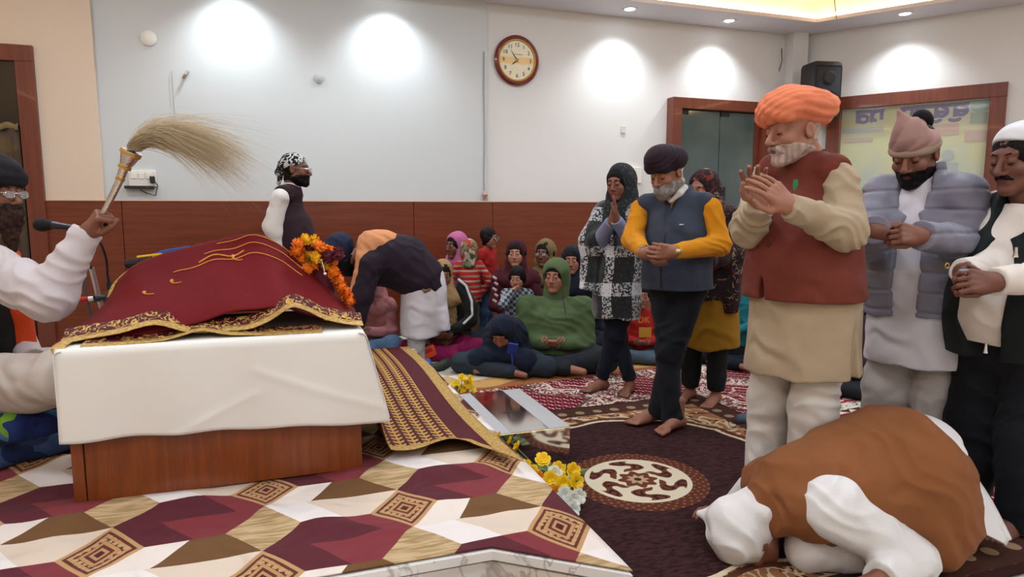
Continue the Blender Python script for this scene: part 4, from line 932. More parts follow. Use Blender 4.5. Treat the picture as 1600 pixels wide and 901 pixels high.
class Person:
    def __init__(s, label, u, d, phi, z=0.0, h=1.70, q=1.0, skin='mid', group=None, loc=None):
        p = Dp(u, 325, d) if loc is None else loc; s.B = A3(p[0], p[1], z); s.q = q; s.h = h; s.k = h / 1.70; s.skin = SK[skin]
        th = pi - rad(phi) - YAW; s.F = A3(-sin(th), cos(th), 0); s.R = A3(cos(th), sin(th), 0); s.U = A3(0, 0, 1)
        s.e = empty('person', tuple(s.B)); tag(s.e, label, 'person', group); s.bodyF = []; s.vox = 0.0042 * q
    def at(s, r, f, u): return s.R * r + s.F * f + s.U * u
    def px(s, u, v, d): return Dp(u, v, d) - s.B
    def fld(s, h=None): return Fld((h or 0.0075) * s.q)
    def part(s, name, f, m, par=None):
        o = fobj(name, f, m, par or s.e); return o
    # ---- head
    def head(s, C, yaw=0, pitch=0, roll=0, sc=1.0, neck=None, fem=0.0, child=0.0, lids=0.5, nose=1.0, jaw=1.0, gaze=(0, 0), eyes=True, brow=None, hz=None):
        """yaw: + turns to the person's left; pitch: + looks down"""
        C = A3(C); Mz = np.array(Matrix.Rotation(rad(yaw), 3, 'Z')); F = Mz @ s.F; R = Mz @ s.R
        Mp = np.array(Matrix.Rotation(rad(-pitch), 3, Vector(R))); F = Mp @ F; U = Mp @ s.U
        if roll: Mr = np.array(Matrix.Rotation(rad(roll), 3, Vector(F))); R = Mr @ R; U = Mr @ U
        s.hC, s.hR, s.hF, s.hU, s.hs = C, R, F, U, sc
        P = lambda r, f, u: C + (R * r + F * f + U * u) * sc; s.hp = P; ax = [R, F, U]
        f = Fld((hz or 0.0038) * s.q); E = lambda c, r, k, op='add': f.ell(P(*c), A3(r) * sc, ax, k * sc, op); Cn = lambda a, b, ra, rb, k, op='add': f.cone(P(*a), P(*b), ra * sc, rb * sc, k * sc, op)
        E((0, -0.016, 0.040), (0.074, 0.094, 0.084), 0.0)
        E((0, 0.024, -0.030), (0.061 * (1 - .05 * fem), 0.068, 0.082 * (1 - .06 * child)), 0.03)
        for sg in (-1, 1):
            Cn((sg * 0.052 * jaw, 0.0, -0.05), (sg * 0.018 * jaw, 0.068, -0.098), 0.020, 0.017, 0.03)
            E((sg * 0.040, 0.066, -0.022), (0.024, 0.020, 0.020), 0.022)
            E((sg * 0.0335, 0.104, 0.010), (0.018, 0.015, 0.012), 0.014, 'sub')
            E((sg * 0.033, 0.0795, 0.009), (0.0145, 0.0145, 0.0125), 0.004)                               # lids
            E((sg * 0.079, -0.008, 0.0), (0.010, 0.020, 0.031), 0.006); E((sg * 0.088, 0.0, 0.003), (0.006, 0.011, 0.02), 0.004, 'sub')
        Cn((-0.040, 0.077, 0.036), (0.040, 0.077, 0.036), 0.010 - .003 * fem, 0.010 - .003 * fem, 0.022)
        E((0, 0.080, -0.098), (0.019 * jaw, 0.017, 0.016), 0.022)
        nl = 0.112 * (0.94 + 0.06 * nose)
        Cn((0, 0.086, 0.024), (0, nl, -0.026), 0.0075, 0.0115 * nose, 0.012)
        for sg in (-1, 1): E((sg * 0.0125 * nose, nl - 0.013, -0.032), (0.0085 * nose, 0.011, 0.0075), 0.007)
        E((0, 0.083, -0.060), (0.027, 0.014, 0.019), 0.014)
        Cn((-0.017, 0.091, -0.0535), (0.017, 0.091, -0.0535), 0.0045, 0.0045, 0.004); Cn((-0.014, 0.0905, -0.066), (0.014, 0.0905, -0.066), 0.0055, 0.0055, 0.004)
        if fem or child:
            for sg in (-1, 1): E((sg * 0.034, 0.052, -0.048), (0.030, 0.030, 0.034), 0.02)
        f.cone(P(-0.022, 0.0985, -0.0600), P(0.022, 0.0985, -0.0600), 0.0022 * sc, 0.0022 * sc, 0.003, 'sub')
        nb = C - U * 0.17 * sc - F * 0.035 * sc if neck is None else A3(neck); s.nb = nb; nr = (0.052 - 0.009 * fem) * sc
        f.cone(P(0, -0.030, -0.045), nb, nr, nr * 1.12, 0.025 * sc)
        s.headF = f.copy(); s.bodyF.append(f)
        if eyes and lids >= 0.6:
            g = Fld(0.0025 * s.q)
            for sg in (-1, 1): g.chain([P(sg * 0.0205, 0.0895, 0.002), P(sg * 0.033, 0.0942, -0.0005), P(sg * 0.0455, 0.0885, 0.003)], [0.0016 * sc, 0.0024 * sc, 0.0016 * sc], 0.002)
            s.part('eyelashes', g, H_blk)
        elif eyes:
            for sg in (-1, 1):
                g = bpy.data.meshes.get('eye_ball_mesh')
                if not g:
                    g = MB().ball((0, 0, 0), 0.0125, seg=20, rings=14); t_ = g.build('eye', M_eye, None, True); g = t_.data; g.name = 'eye_ball_mesh'; bpy.data.objects.remove(t_)
                o = bpy.data.objects.new('eye', g); link(o, s.e); c = P(sg * 0.033, 0.0824, 0.008 - 0.006 * lids)
                M = Matrix(np.stack([R, F, U], 1).tolist()).to_4x4(); o.matrix_local = Matrix.Translation(Vector(c)) @ M @ Matrix.Rotation(rad(-gaze[1]), 4, 'X') @ Matrix.Rotation(rad(gaze[0]), 4, 'Z') @ Matrix.Diagonal((sc * 1.02, sc, sc * (0.72 - 0.45 * lids), 1))
        if brow is not None:
            g = Fld(0.003 * s.q)
            for sg in (-1, 1): g.chain([P(sg * 0.014, 0.0875, 0.034), P(sg * 0.034, 0.0855, 0.0375), P(sg * 0.053, 0.070, 0.030)], [0.0036 * sc, 0.0038 * sc, 0.0022 * sc], 0.003)
            s.part('eyebrows', g, brow)
        return P
    def lips(s, m=M_lip):
        P = s.hp; sc = s.hs; g = Fld(0.003 * s.q); g.ops = [o for o in s.headF.ops]; g.ops = g.ops[:]; g.offset(0.0009)
        g.ell(P(0, 0.092, -0.0598), A3(0.023, 0.02, 0.0095) * sc, [s.hR, s.hF, s.hU], 0.002, 'int'); s.part('lips', g, m)
    def shell(s, name, t, m, keep, cuts=(), rough=(0, .02), h=None, base=None, folds=(), hz=None):
        """hair, beard or cloth lying on the head: an offset of the head kept inside some ellipsoids and outside others (head coordinates)"""
        g = (base or s.headF).copy((h or 0.0045) * s.q); ax = [s.hR, s.hF, s.hU]; g.offset(t)
        for c, r in keep: g.ell(s.hp(*c), A3(r) * s.hs, ax, 0.012 * s.hs, 'int')
        for c, r in cuts: g.ell(s.hp(*c), A3(r) * s.hs, ax, 0.008 * s.hs, 'sub')
        if rough[0]: g.rough(rough[0], rough[1], 3)
        for fo in folds: g.fold(*fo)
        return s.part(name, g, m)
    def beard(s, m, t=0.012, long=0.0, rough=(0.004, 0.012), stache=True, cheek=0.055):
        P = s.hp; sc = s.hs; g = s.headF.copy(0.0045 * s.q); g.offset(t); ax = [s.hR, s.hF, s.hU]
        g.ell(P(0, 0.035, -0.085 if cheek < .06 else -.092), A3(0.105, 0.115, 0.088 if cheek < .06 else .074) * sc, ax, 0.012, 'int'); g.ell(P(0, 0.14, 0.012), A3(0.052 if cheek < .06 else .07, 0.09, cheek) * sc, ax, 0.012, 'sub'); g.ell(P(0, -0.06, -0.19), A3(0.2, 0.09, 0.12) * sc, ax, 0.01, 'sub')
        g.ell(P(0, 0.115, -0.061), A3(0.019, 0.03, 0.008) * sc, ax, 0.004, 'sub')
        if long:
            g.cone(P(0, 0.07, -0.09), P(0, 0.075, -0.10 - long), 0.045 * sc, 0.018 * sc, 0.03); g.cone(P(-.035, 0.05, -0.08), P(-.01, 0.065, -0.08 - long * .8), 0.028 * sc, 0.018 * sc, 0.02); g.cone(P(.035, 0.05, -0.08), P(.01, 0.065, -0.08 - long * .8), 0.028 * sc, 0.018 * sc, 0.02)
        if stache:
            for sg in (-1, 1): g.chain([P(sg * 0.002, 0.098, -0.045), P(sg * 0.02, 0.094, -0.050), P(sg * 0.034, 0.080, -0.064)], [0.0075 * sc, 0.008 * sc, 0.005 * sc], 0.006)
        g.rough(rough[0], rough[1], 5); return s.part('beard', g, m)
    def stache(s, m):
        P = s.hp; sc = s.hs; g = Fld(0.003 * s.q)
        for sg in (-1, 1): g.chain([P(sg * 0.002, 0.096, -0.045), P(sg * 0.018, 0.093, -0.048), P(sg * 0.032, 0.082, -0.057)], [0.007 * sc, 0.0075 * sc, 0.004 * sc], 0.006)
        g.rough(.0015, .006, 2); return s.part('moustache', g, m)
    def glasses(s, m, rim=0.0016):
        P = s.hp; e = empty('spectacles', (0, 0, 0), 0, s.e)
        for sg in (-1, 1):
            ring = [P(sg * (0.034 + 0.022 * np.sign(cos(a)) * abs(cos(a)) ** .7), 0.109, 0.006 + 0.016 * np.sign(sin(a)) * abs(sin(a)) ** .7) for a in np.linspace(0, 2 * pi, 25)[:-1]]
            MB().tube([tuple(p) for p in ring], rim, 6, closed=True).build('rim', m, e, True); MB().poly([tuple(p) for p in ring], tuple(s.hF * 0.0008)).build('lens', M_lens, e)
            MB().tube([tuple(P(sg * 0.056, 0.108, 0.012)), tuple(P(sg * 0.076, 0.06, 0.014)), tuple(P(sg * 0.082, -0.01, 0.016))], rim, 6).build('temple', m, e, True)
        MB().tube([tuple(P(-0.012, 0.110, 0.01)), tuple(P(0, 0.113, 0.013)), tuple(P(0.012, 0.110, 0.01))], rim, 6).build('bridge', m, e, True)
    # ---- hand: d towards the fingers, n out of the palm, thumb side t
    def hand(s, W, d, n, side, curl=(30, 35, 20), sc=1.0, spread=4, thumb=(0.55, 0.75, 0.25), tcurl=25, per=None, hz=None, arm=None):
        W = A3(W); d = nv(d); n = A3(n); n = nv(n - d * (n @ d)); t = np.cross(d, n) * (1 if side == 'R' else -1) * -1
        f = Fld((hz or 0.0036) * s.q); Q = lambda a, b, c: W + (d * a + t * b + n * c) * sc
        for i in range(4): f.cone(Q(0.005, 0.016 - 0.009 * i, 0), Q(0.088 - (0, 0, .004, .010)[i], 0.031 - 0.0205 * i, 0), 0.0155 * sc, 0.0118 * sc, 0.010 * sc)
        f.ell(Q(0.045, 0.024, 0.008), A3(0.034, 0.018, 0.015) * sc, [d, t, n], 0.012); f.ell(Q(0.045, -0.022, 0.006), A3(0.036, 0.014, 0.013) * sc, [d, t, n], 0.012)
        tips = []
        for i, L in enumerate((0.074, 0.082, 0.076, 0.060)):
            p = Q(0.088 - (0, 0, .004, .010)[i], 0.031 - 0.0205 * i, 0); a = 0.0; c = per[i] if per else curl; base = rad(spread * (1.5 - i)); dd0 = d * cos(base) + t * sin(base); r = (0.0096, 0.0098, 0.0092, 0.0082)[i] * sc
            for j, fr in enumerate((0.45, 0.31, 0.24)):
                a += rad(c[j]); q = p + (dd0 * cos(a) + n * sin(a)) * L * fr * sc; f.cone(p, q, r, r * 0.90, 0.0022 * sc); p = q; r *= 0.90
            tips.append(p)
        th = nv(d * thumb[0] + t * thumb[1] + n * thumb[2]); p = Q(0.022, 0.020, 0.006); r = 0.0135 * sc
        th2 = nv(d + n * 0.4 * sin(rad(tcurl)) - t * 0.35 * sin(rad(tcurl)) * 2)
        for j, (L, w) in enumerate(((0.042, 0.0), (0.034, 0.55), (0.027, 1.0))):
            dv = nv(th * (1 - w) + th2 * w); q = p + dv * L * sc; f.cone(p, q, r, r * 0.86, 0.008 * sc if j == 0 else 0.002 * sc); p = q; r *= 0.86
        tips.append(p)
        f.cone(Q(-0.012, 0, 0), Q(0.02, 0, 0), 0.025 * sc, 0.024 * sc, 0.02 * sc)
        if arm is not None: f.cone(arm, Q(-0.004, 0, 0), 0.028 * sc, 0.025 * sc, 0.02)
        s.bodyF.append(f); return tips
    def foot(s, An, d, sc=1.0, side=1, roll=0):
        An = A3(An); d = nv(A3(d)); R = np.cross(d, s.U); f = Fld(0.0042 * s.q); z0 = An - s.U * An[2]
        P = lambda a, b, c: z0 + (d * a + R * b * side) * sc + s.U * c * sc
        f.cone(P(-0.045, 0, 0.03), P(0.03, 0, 0.045), 0.030 * sc, 0.034 * sc, 0.03 * sc); f.cone(P(0.02, 0, 0.045), P(0.13, -0.008, 0.022), 0.036 * sc, 0.023 * sc, 0.02); f.cone(P(0.06, 0.018, 0.02), P(0.125, 0.024, 0.016), 0.02 * sc, 0.018 * sc, 0.02)
        f.cone(P(-0.012, 0, 0.05), P(-0.012, 0, 0.16), 0.034 * sc, 0.034 * sc, 0.03)
        for i, (b, L, r) in enumerate(((-0.026, 0.058, 0.0125), (-0.006, 0.055, 0.0085), (0.009, 0.048, 0.008), (0.023, 0.04, 0.0078), (0.035, 0.03, 0.0075))): f.cone(P(0.125 - abs(b) * .25, b, 0.018), P(0.125 + L, b * 1.1, 0.010), r * sc * 1.1, r * sc, 0.004)
        f.plane(P(0, 0, 0.0), -s.U); s.bodyF.append(f)
    def body(s, segs, extra=None):
        """segs: coarse limbs and trunk hidden by clothes (a, b, ra, rb)"""
        f = Fld(0.013 * max(1, s.q * .9))
        for a, b, ra, rb in segs: f.cone(a, b, ra, rb, 0.03)
        s.bodyF.append(f); o = s.part('body', s.bodyF, s.skin); s.bodyF = []; return o
def ik(S, W, l1, l2, pole):
    S, W = A3(S), A3(W); v = W - S; L = np.linalg.norm(v); L2 = min(L, (l1 + l2) * 0.999); d = v / L; a = (l1 ** 2 - l2 ** 2 + L2 ** 2) / (2 * L2); hgt = max(0, l1 ** 2 - a * a) ** .5
    p = A3(pole); p = nv(p - d * (p @ d)); return S + d * a + p * hgt
def vsl(S, nk):
    v = A3(*(S - nk)[:2], 0); return S + nv(v) * 0.022 - A3(0, 0, 0.022)
def sleeve(f, S, E, W, r, k=0.03, cuff=True):
    W = W + nv(W - E) * 0.03
    f.chain([S, E, W], r, k, flat=1); return f
# ---------------------------------------------------------------- the standing men and women
cR, cF = A3(_ca, -_sa, 0), A3(_sa, _ca, 0)            # to the right of the photograph, and away from the camera
def cv(x, y, z): return cR * x + cF * y + A3(0, 0, z)
def stand_legs(P, m, hip, w, r, zt=0.03, name='trousers', kn=None, an=None, folds=0.004, flare=1.0):
    """two trouser legs from pelvis point hip, feet set apart by w"""
    hip = A3(hip); f = P.fld(0.008); segs = []
    f.ell(hip + A3(0, 0, -0.01), (r[0] * 1.75, r[0] * 1.45, r[0] * 1.35), [P.R, P.F, P.U], 0.03)
    for sg in (-1, 1):
        a = an[0 if sg < 0 else 1] if an else P.at(sg * w, 0.0, 0) + hip * A3(1, 1, 0) * 0.0
        a = A3(a[0], a[1], zt); hj = hip + P.R * sg * 0.092 * P.k - P.U * 0.03; kn_ = (hj + a) / 2 + P.F * 0.02 + A3(0, 0, 0.02)
        f.chain([hj, kn_, a], [r[0], r[1], r[2]], 0.035, flat=1); segs += [(hj, kn_, .075 * P.k, .055 * P.k), (kn_, a + A3(0, 0, .06), .05 * P.k, .035 * P.k)]
    f.fold(folds * 1.4, (10, 8, 18), 5.0, 4, 0.18, sharp=-1); f.rough(folds * .8, (0.05, 0.05, 0.16), 9)
    P.part(name, f, m); return segs
def limb(P, S, E, W): return [(S + (E - S) * .12, E, .034 * P.k, .036 * P.k), (E, W, .036 * P.k, .026 * P.k)]
def trunk(P, pel, nk): k = P.k * .82; return [(pel, (pel + nk) / 2, .10 * k, .11 * k), ((pel + nk) / 2, nk - A3(0, 0, .12) * k, .11 * k, .075 * k), (nk - A3(0, 0, .12) * k, nk, .06 * k, .05 * k)]
def torso(f, P, pel, nk, rows, lat=None, k=0.03): return f.loft(pel, nk - pel, P.R if lat is None else lat, rows, k)
M_btn = mat('dark_button', '#3a1a14', 0.3)

# man with coral turban
def man_coral():
    P = Person('man in coral turban and rust waistcoat clapping his raised hands', 1250, 2.68, 62, 0.02, 1.74, 1.0, 'rosy'); px = P.px
    pel = px(1256, 470, 2.68); nk = px(1262, 246, 2.68); shL = px(1306, 270, 2.56); shR = px(1206, 266, 2.84)
    elL, wrL = px(1321, 360, 2.46), px(1236, 323, 2.32); elR, wrR = px(1172, 356, 2.68), px(1188, 318, 2.48)
    H = P.head(px(1241, 207, 2.66), yaw=-14, pitch=8, sc=1.04, neck=nk, brow=H_gry, lids=0.65, nose=1.15, gaze=(0, -20)); P.lips(M_lipd)
    P.beard(H_stub, 0.0018, rough=(0.0012, 0.007), cheek=.064); ax = [P.hR, P.hF, P.hU]
    P.shell('hair', 0.003, H_stub, [((0, -0.055, -0.005), (0.1, 0.06, 0.045))], rough=(.001, .01))
    # hands, palms together
    dL = nv(cv(-0.74, -0.05, 0.62)); P.hand(wrL, dL, cv(-0.35, 0.85, -0.2), 'L', per=((12, 18, 10), (10, 15, 10), (12, 16, 10), (14, 20, 10)), spread=5, sc=1.06, arm=(elL + wrL) / 2)
    dR = nv(cv(-0.35, -0.30, 0.85)); P.hand(wrR, dR, cv(-0.1, -0.95, -0.25), 'R', per=((14, 20, 12),) * 4, spread=7, sc=1.06, arm=(elR + wrR) / 2, thumb=(0.6, 0.6, 0.35))
    f = P.fld(0.0065); torso(f, P, pel, nk, [(-0.285, .235, .205), (-.12, .225, .2), (.05, .22, .19), (.2, .205, .17), (.38, .165, .115), (.46, .09, .08), (.50, .06, .06)])
    m_k = cloth('beige_kurta', '#a8957c', 0.8); f.fold(.007, tuple(P.R * 22 + P.F * 14), 2.5, 3, .2, mask=lambda x, y, z: np.clip((pel[2] - z) / .2, 0, 1)); f.rough(.005, (.09, .09, .2), 8)
    f.ell(pel + P.at(-.235, -.02, -.28), (.03, .022, .22), [P.R, P.F, P.U], .01, 'sub')
    P.part('kurta', f, m_k)
    for S, E, W in ((shL, elL, wrL), (shR, elR, wrR)):
        f = P.fld(0.006); sleeve(f, vsl(S, nk), E, W - nv(W - E) * .015, [.064, .074, .047]); f.fold(.0065, (24, -18, 46), 4.5, 5, .12, sharp=-1); f.rough(.004, .05, 6); P.part('sleeve', f, m_k)
    f = P.fld(0.006); m_v = cloth('rust_waistcoat', '#6c3024', 0.8)
    torso(f, P, pel, nk, [(.02, .242, .222, 0, .01), (.12, .236, .218, 0, .015), (.25, .222, .2, 0, .01), (.36, .205, .165), (.44, .16, .125, 0, -.01), (.50, .095, .09, 0, -.015), (.545, .072, .075, 0, -.015), (.58, .068, .07, 0, -.01)])
    for S in (shL, shR): f.cone(nk - A3(0, 0, .055), S + (nk - S) * .10 - A3(0, 0, .002), .066, .070, .05)
    f.ell(shL + P.at(-.095, 0, -.06), (.07, .11, .17), [P.R, P.F, P.U], .01, 'sub'); f.ell(shR + P.at(.095, 0, -.06), (.07, .11, .17), [P.R, P.F, P.U], .01, 'sub')
    f.ell(pel + P.at(0.02, .24, .0), (.012, .09, .11), [P.R, P.F, P.U], .01, 'sub'); f.fold(.003, (14, 10, 26), 2.5, 7, .2); f.rough(.004, (.12, .12, .12), 3)
    v = P.part('waistcoat', f, m_v)
    for t, r in ((.16, .0), (.09, .0), (.235, 0)): p = pel + P.at(.0, .226 - t * .03, t); MB().ball(tuple(p), .008, seg=10, rings=6).build('button', M_btn, v, True)
    p = px(1243, 288, 2.44); MB().tube([tuple(p + A3(0, 0, .018)), tuple(p), tuple(p - A3(.004, 0, .02))], [.007, .009, .004], 8).build('green_ribbon', mat('green_ribbon', '#1d7a45', .6), v, True)
    segs = stand_legs(P, cloth('cream_pyjama', '#cbc6c0'), pel, .115, (.10, .09, .082), .03)
    for sg in (-1, 1): P.foot(P.at(sg * .115, 0.02, .08), P.F, 1.05, sg)
    P.body(segs + trunk(P, pel, nk) + limb(P, shL, elL, wrL) + limb(P, shR, elR, wrR))
    f = P.fld(.005); f.cone(nk - A3(0, 0, .03), nk + A3(0, 0, .02) + P.F * .012, .072, .07, .01, flat=1); P.part('dark_collar', f, cloth('dark_muffler', '#2a2226'))
    # turban: bulky wound cloth
    f = Fld(0.0055); H = P.hp; t = P.hU * .92 - P.hF * .25 + P.hR * .1; t = nv(t)
    axT = [P.hR, nv(P.hF - t * (P.hF @ t)), t]
    f.ell(H(0, -.018, .088), (.128, .146, .076), axT, .0); f.ell(H(0.0, .05, .085), (.10, .085, .062), axT, .03); f.ell(H(0, -.09, .07), (.105, .07, .06), axT, .03)
    f.cone(H(-.062, .07, .072), H(.062, .07, .072), .034, .034, .03)
    f.fold(.0034, axT[2] * 120 + axT[0] * 55 + axT[1] * 30, 3.2, 21, .12, sharp=True); f.fold(.0028, axT[2] * 60 - axT[0] * 45, 2.5, 27, .15, sharp=True); f.rough(.007, .07, 4)
    f.ell(H(0, .075, -.02), (.068, .06, .065), ax, .012, 'sub')
    P.part('turban', f, cloth('coral_cloth', '#e2825e', 0.85, .0012, 300))
    return P
man_coral()

# man with plum turban and mustard sweater
def man_mustard():
    a1, a2 = Gp(1022, 657, .03), Gp(1058, 668, .03); c = (a1 + a2) / 2
    P = Person('man in plum turban, navy gilet and mustard sweater with clasped hands', 0, 0, 42, 0.03, 1.68, 1.0, 'mid', loc=c); px = P.px; D = 3.87
    pel = px(1060, 438, D); nk = px(1060, 302, D); shL = px(1106, 318, D - .12); shR = px(1006, 320, D + .10)
    elL, wrL = px(1124, 382, D - .16), px(1054, 393, D - .36); elR, wrR = px(989, 374, D - .02), px(1006, 393, D - .26)
    H = P.head(px(1042, 271, D - .07), yaw=-8, pitch=22, sc=1.0, neck=nk, brow=H_gry, lids=0.8, nose=1.1, gaze=(0, -25)); P.lips(M_lipd); ax = [P.hR, P.hF, P.hU]
    P.beard(H_gry, 0.0055, .012, rough=(0.003, 0.012), cheek=.06)
    P.shell('hair', 0.010, H_wht, [((0, -0.065, -0.03), (0.1, 0.06, 0.06))], rough=(.004, .012))
    P.hand(wrL, cv(-.93, -.2, .05), cv(-.25, .95, .1), 'L', (35, 45, 25), 1.05, 3, arm=(elL + wrL) / 2); P.hand(wrR + cv(.0, -.03, -.005), cv(.9, -.35, .08), cv(.35, .9, -.2), 'R', (38, 50, 28), 1.05, 3, arm=(elR + wrR) / 2)
    m_m = cloth('mustard_knit', '#c9820e', 0.9)
    f = P.fld(.0065); torso(f, P, pel, nk, [(.0, .17, .13), (.2, .17, .135), (.35, .165, .105), (.43, .12, .08), (.48, .07, .068), (.50, .066, .066)])
    sleeve(f, vsl(shL, nk), elL, wrL - nv(wrL - elL) * .03, [.058, .062, .042]); sleeve(f, vsl(shR, nk), elR, wrR - nv(wrR - elR) * .03, [.058, .062, .042])
    f.fold(.0045, (20, -16, 48), 4.5, 5, .12, sharp=-1); P.part('sweater', f, m_m)
    f = P.fld(.006); torso(f, P, pel, nk, [(-.04, .212, .17, 0, .02), (.05, .21, .178, 0, .025), (.16, .205, .175, 0, .02), (.28, .203, .158, 0, .01), (.38, .19, .13), (.45, .14, .105, 0, -.01), (.50, .08, .082, 0, -.015), (.55, .074, .078, 0, -.01)])
    for S in (shL, shR): f.cone(nk - A3(0, 0, .05), S + (nk - S) * .10 - A3(0, 0, .002), .06, .062, .05)
    f.ell(shL + P.at(-.088, 0, -.06), (.065, .1, .15), [P.R, P.F, P.U], .01, 'sub'); f.ell(shR + P.at(.088, 0, -.06), (.065, .1, .15), [P.R, P.F, P.U], .01, 'sub')
    f.cone(nk + P.at(0, .15, -.20), nk + P.at(0, .06, .10), .006, .062, .01, 'sub'); f.fold(.003, (12, 10, 22), 2.5, 7, .2)
    v = P.part('gilet', f, cloth('navy_gilet', '#343b4b', 0.75))
    zp = [pel + P.at(0, .205, -.03), pel + P.at(0, .21, .08), pel + P.at(0, .20, .18), pel + P.at(0, .172, .28)]
    MB().tube([tuple(p) for p in zp], .0035, 6).build('zip', mat('zip_dark', '#15171c', .4), v, True)
    MB().box((-.012, -.003, -.003), (.012, .003, .003)).build('chest_logo', mat('logo_white', '#c9ccd0', .5), v).location = Vector(pel + P.at(-.09, .155, .33))
    f = P.fld(.005); f.chain([nk + P.at(.05, .055, .01), nk + P.at(.0, .09, -.045)], [.02, .012], .01); f.chain([nk + P.at(-.055, .03, .03), nk + P.at(-.045, .07, .0), nk + P.at(-.01, .095, -.04)], [.02, .02, .012], .01); f.cone(nk + A3(0, 0, -.02), nk + A3(0, 0, .035), .066, .062, .01, flat=1)
    P.part('shirt_collar', f, cloth('white_shirt', '#d8d3cf'))
    segs = stand_legs(P, cloth('navy_trousers', '#10131b', .8), pel - A3(0, 0, .02), .07, (.085, .066, .06), .045, an=(a1 - P.B + P.at(-.02, 0.01, 0), a2 - P.B + P.at(.02, 0.01, 0)))
    P.foot(a1 - P.B + A3(0, 0, .08), cv(-.95, -.45, 0), 1.0, -1); P.foot(a2 - P.B + A3(0, 0, .08), cv(-.8, -.7, 0), 1.0, 1)
    P.body(segs + trunk(P, pel, nk) + limb(P, shL, elL, wrL) + limb(P, shR, elR, wrR))
    w = empty('wrist_watch', (0, 0, 0), 0, P.e); wd = nv(wrL - elL); c0 = wrL - wd * .012; a_ = nv(np.cross(wd, A3(0, 0, 1))); b_ = np.cross(wd, a_)
    MB().tube([tuple(c0 + a_ * .037 * cos(t) + b_ * .032 * sin(t)) for t in np.linspace(0, 2 * pi, 19)[:-1]], .007, 8, closed=True).build('strap', mat('steel_gold', '#b9a272', .35, metal=.8), w, True)
    MB().ball(tuple(c0 - cF * .036), .017, seg=14, rings=8).build('watch_case', mat('steel_gold', '#b9a272', .35, metal=.8), w, True)
    wd = nv(wrR - elR); c0 = wrR - wd * .0 + cv(0, -.02, 0); a_ = nv(np.cross(wd, A3(0, 0, 1))); b_ = np.cross(wd, a_); MB().tube([tuple(c0 + a_ * .038 * cos(t) + b_ * .036 * sin(t)) for t in np.linspace(0, 2 * pi, 19)[:-1]], .004, 8, closed=True).build('bangle', M_chrome, P.e, True)
    f = Fld(.005); t = nv(P.hU * .95 - P.hF * .2); axT = [P.hR, nv(P.hF - t * (P.hF @ t)), t]; H = P.hp
    f.ell(H(0, -.022, .075), (.112, .130, .082), axT, 0); f.ell(H(0, .04, .10), (.07, .085, .072), axT, .04); f.cone(H(-.05, .075, .055), H(.05, .075, .055), .026, .026, .03)
    f.cone(H(0, .10, .13), H(0, .13, .03), .004, .03, .012, 'sub') if False else None
    f.fold(.0035, axT[2] * 95 + axT[1] * 75, 1.5, 4, .12, sharp=True, mask=None); f.ell(H(0, .085, -.02), (.066, .06, .055), ax, .012, 'sub')
    P.part('turban', f, cloth('plum_cloth', '#251521', .8))
man_mustard()

